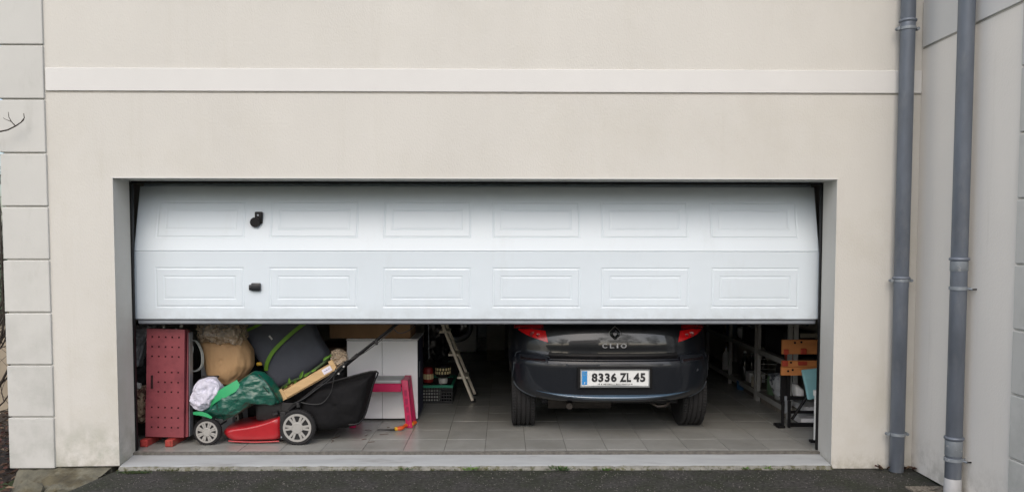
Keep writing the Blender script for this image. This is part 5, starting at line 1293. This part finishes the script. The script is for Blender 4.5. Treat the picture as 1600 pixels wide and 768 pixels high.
# bare climbing shrub beyond the left corner
bark = mat('bark_dark', (.035, .028, .022), .9, .3, 20, .6, 60)
def branch(b, p, d, L_, r_, depth, rng):
    pts = [Vector(p)]; d = Vector(d).normalized()
    n = 5
    for k in range(n):
        d = (d+Vector((rng.uniform(-.35, .35), rng.uniform(-.35, .35), rng.uniform(-.2, .35)))).normalized(); q = pts[-1]+d*L_/n; q.x = min(q.x, -3.285); q.y = max(q.y, .02); pts.append(q)
    tube(b, pts, [r_*(1-.12*k) for k in range(n+1)], 5)
    if depth:
        for k in range(1, n+1):
            if rng.random() < .8:
                dd = (d+Vector((rng.uniform(-1, 1), rng.uniform(-1, 1), rng.uniform(-.3, 1)))).normalized(); branch(b, pts[k], dd, L_*rng.uniform(.4, .65), r_*.55, depth-1, rng)
shr = thing('bare_shrub', (-3.75, .35, -.12), 'dark leafless shrub with fine twigs beyond the left corner of the house', 'shrub')
rng = random.Random(4); b = NB()
for k in range(9):
    branch(b, (-3.75+rng.uniform(-.15, .15), .30+rng.uniform(-.2, .25), -.13), (rng.uniform(-.15, .22), rng.uniform(-.2, .2), 1), 1.9, .012, 3, rng)
obj('stems', b, bark, shr)
# the twig that reaches across the quoins
b = NB(); tb = [(-3.224, -0.140, 2.311), (-3.169, -0.120, 2.326), (-3.139, -0.100, 2.338), (-3.093, -0.090, 2.365), (-3.054, -0.090, 2.391), (-3.026, -0.100, 2.419), (-3.023, -0.110, 2.447)]
tube(b, tb, [.006, .0055, .005, .0045, .004, .003, .002], 6)
tube(b, [(-3.093, -0.090, 2.365), (-3.112, -0.100, 2.393), (-3.122, -0.110, 2.421), (-3.118, -0.120, 2.454)], [.004, .003, .0025, .0018], 6); tube(b, [(-3.112, -0.100, 2.393), (-3.139, -0.110, 2.404), (-3.154, -0.120, 2.415)], [.0028, .002, .0015], 6); tube(b, [(-3.054, -0.090, 2.391), (-3.047, -0.080, 2.401), (-3.045, -0.070, 2.415)], [.003, .002, .0014], 6)
tube(b, [(-3.224, -0.140, 2.311), (-3.397, -0.050, 2.263), (-3.680, 0.150, 1.939), (-3.837, 0.280, 1.394)], [.006, .009, .011, .013], 6)
obj('long_twig', b, bark, shr)
b = NB(); random.seed(8)
for k in range(160):
    p = (-3.9+random.gauss(0, .18), 1.5+random.gauss(0, .1), .95+random.gauss(0, .05)); leaf(b, p, (random.uniform(-1, 1), random.uniform(-1, .2), random.uniform(-.5, 1)), .05, .03)
tube(b, [(-3.9, 1.5, -.13), (-3.92, 1.5, .5), (-3.9, 1.5, .95)], .01, 6, mi=1)
tag(obj('yellow_shrub', b, [mat('yellow_leaf', (.35, .26, .03), .7), bark], origin=(-3.9, 1.5, -.13)), 'small yellow-leaved plant above the garden wall at the far left edge', 'shrub')
gw = thing('garden_wall', (-5.2, 2.4, -.13), 'low beige garden wall behind the shrub at the far left edge', 'wall')
obj('wall_body', bx(-7.5, -3.35, 2.3, 2.5, -.3, .78, .005), mat('wall_beige', (.30, .26, .20), .9, .12, 4, .4, 60), gw); obj('wall_cap', bx(-7.52, -3.34, 2.27, 2.53, .781, .84, .006), mat('cap_dark', (.10, .095, .08), .9, .2, 9), gw)

# ================================================================== ACROSS THE ROAD (seen mirrored in the car's tailgate)
def tree(x, y, h, w, label, seed):
    rng = random.Random(seed); t = thing('tree', (x, y, -.15), label, 'tree', 'trees across the road')
    b = NB(); tube(b, [(x, y, -.2), (x+.1, y, h*.3), (x-.1, y+.1, h*.6), (x, y, h*.85)], [.22, .17, .11, .03], 10)
    for k in range(9):
        a = rng.uniform(0, 6.28); z = h*rng.uniform(.3, .7); tube(b, [(x, y, z), (x+math.cos(a)*w*.2, y+math.sin(a)*w*.2, z+h*.1), (x+math.cos(a)*w*.42, y+math.sin(a)*w*.42, z+h*.17)], [.07, .045, .015], 6)
    obj('trunk', b, bark, t, 50)
    b = NB()
    cl = [(Vector((x+rng.gauss(0, w*.22), y+rng.gauss(0, w*.22), h*rng.uniform(.42, .95))), w*rng.uniform(.10, .2)) for _ in range(26)]
    for c, r_ in cl:
        for k in range(130):
            p = c+Vector((rng.gauss(0, r_*.55), rng.gauss(0, r_*.55), rng.gauss(0, r_*.45))); s_ = rng.uniform(.10, .22)
            v = [b.verts.new(p+Vector((rng.uniform(-s_, s_), rng.uniform(-s_, s_), rng.uniform(-s_, s_)))) for _ in range(3)]; b.faces.new(v)
    obj('crown', b, mat('foliage_%d' % seed, (.045, .07, .025), .8, .3, 1.5), t)
for k, (x, y, h, w, l) in enumerate([(-9, -24, 7.5, 5.5, 'broad tree across the road, left of the pale house'), (6.5, -25, 9, 7, 'tallest tree across the road, opposite the car'), (15, -24, 8, 7, 'dense tree at the right end across the road'), (-19, -26, 8, 7, 'tree at the left end across the road')]): tree(x, y, h, w, l, k+1)
nh = thing('neighbour_house', (-2, -30, -.15), 'pale two-storey house with a tiled gable roof across the road', 'house')
obj('house_walls', bx(-7, 2.5, -34, -27, -.2, 4.6), mat('neighbour_render', (.42, .38, .32), .9), nh)
b = NB(); 
f_ = [b.verts.new(p) for p in ((-7.4, -26.6, 4.5), (2.9, -26.6, 4.5), (2.9, -30.5, 7.2), (-7.4, -30.5, 7.2), (-7.4, -34.4, 4.5), (2.9, -34.4, 4.5))]
b.faces.new((f_[0], f_[1], f_[2], f_[3])); b.faces.new((f_[3], f_[2], f_[5], f_[4])); b.faces.new((f_[0], f_[3], f_[4])); b.faces.new((f_[1], f_[5], f_[2])); b.faces.new((f_[0], f_[4], f_[5], f_[1]))
obj('roof', b, mat('roof_tiles', (.16, .07, .045), .85, .3, 6), nh)
for (x, z) in ((-5.6, .9), (-2.4, .9), (.6, .9), (-5.6, 2.9), (-2.4, 2.9), (.6, 2.9)): obj('window', bx(x-.6, x+.6, -26.99, -26.9, z, z+1.3, .01), glass, nh)
hg = NB(); rng = random.Random(9)
for k in range(16000):
    x = rng.uniform(-32, 32); y = -21.2+rng.gauss(0, .35); z = rng.uniform(-.1, 1.7+.25*noise.noise(Vector((x*.7, 0, 0)))); s_ = .11
    v = [hg.verts.new((x+rng.uniform(-s_, s_), y+rng.uniform(-s_, s_), z+rng.uniform(-s_, s_))) for _ in range(3)]; hg.faces.new(v)
hdg = obj('hedge', hg, mat('hedge_green', (.035, .055, .02), .8, .3, 2), origin=(0, -21, -.1)); tag(hdg, 'long clipped green hedge across the road', 'hedge')
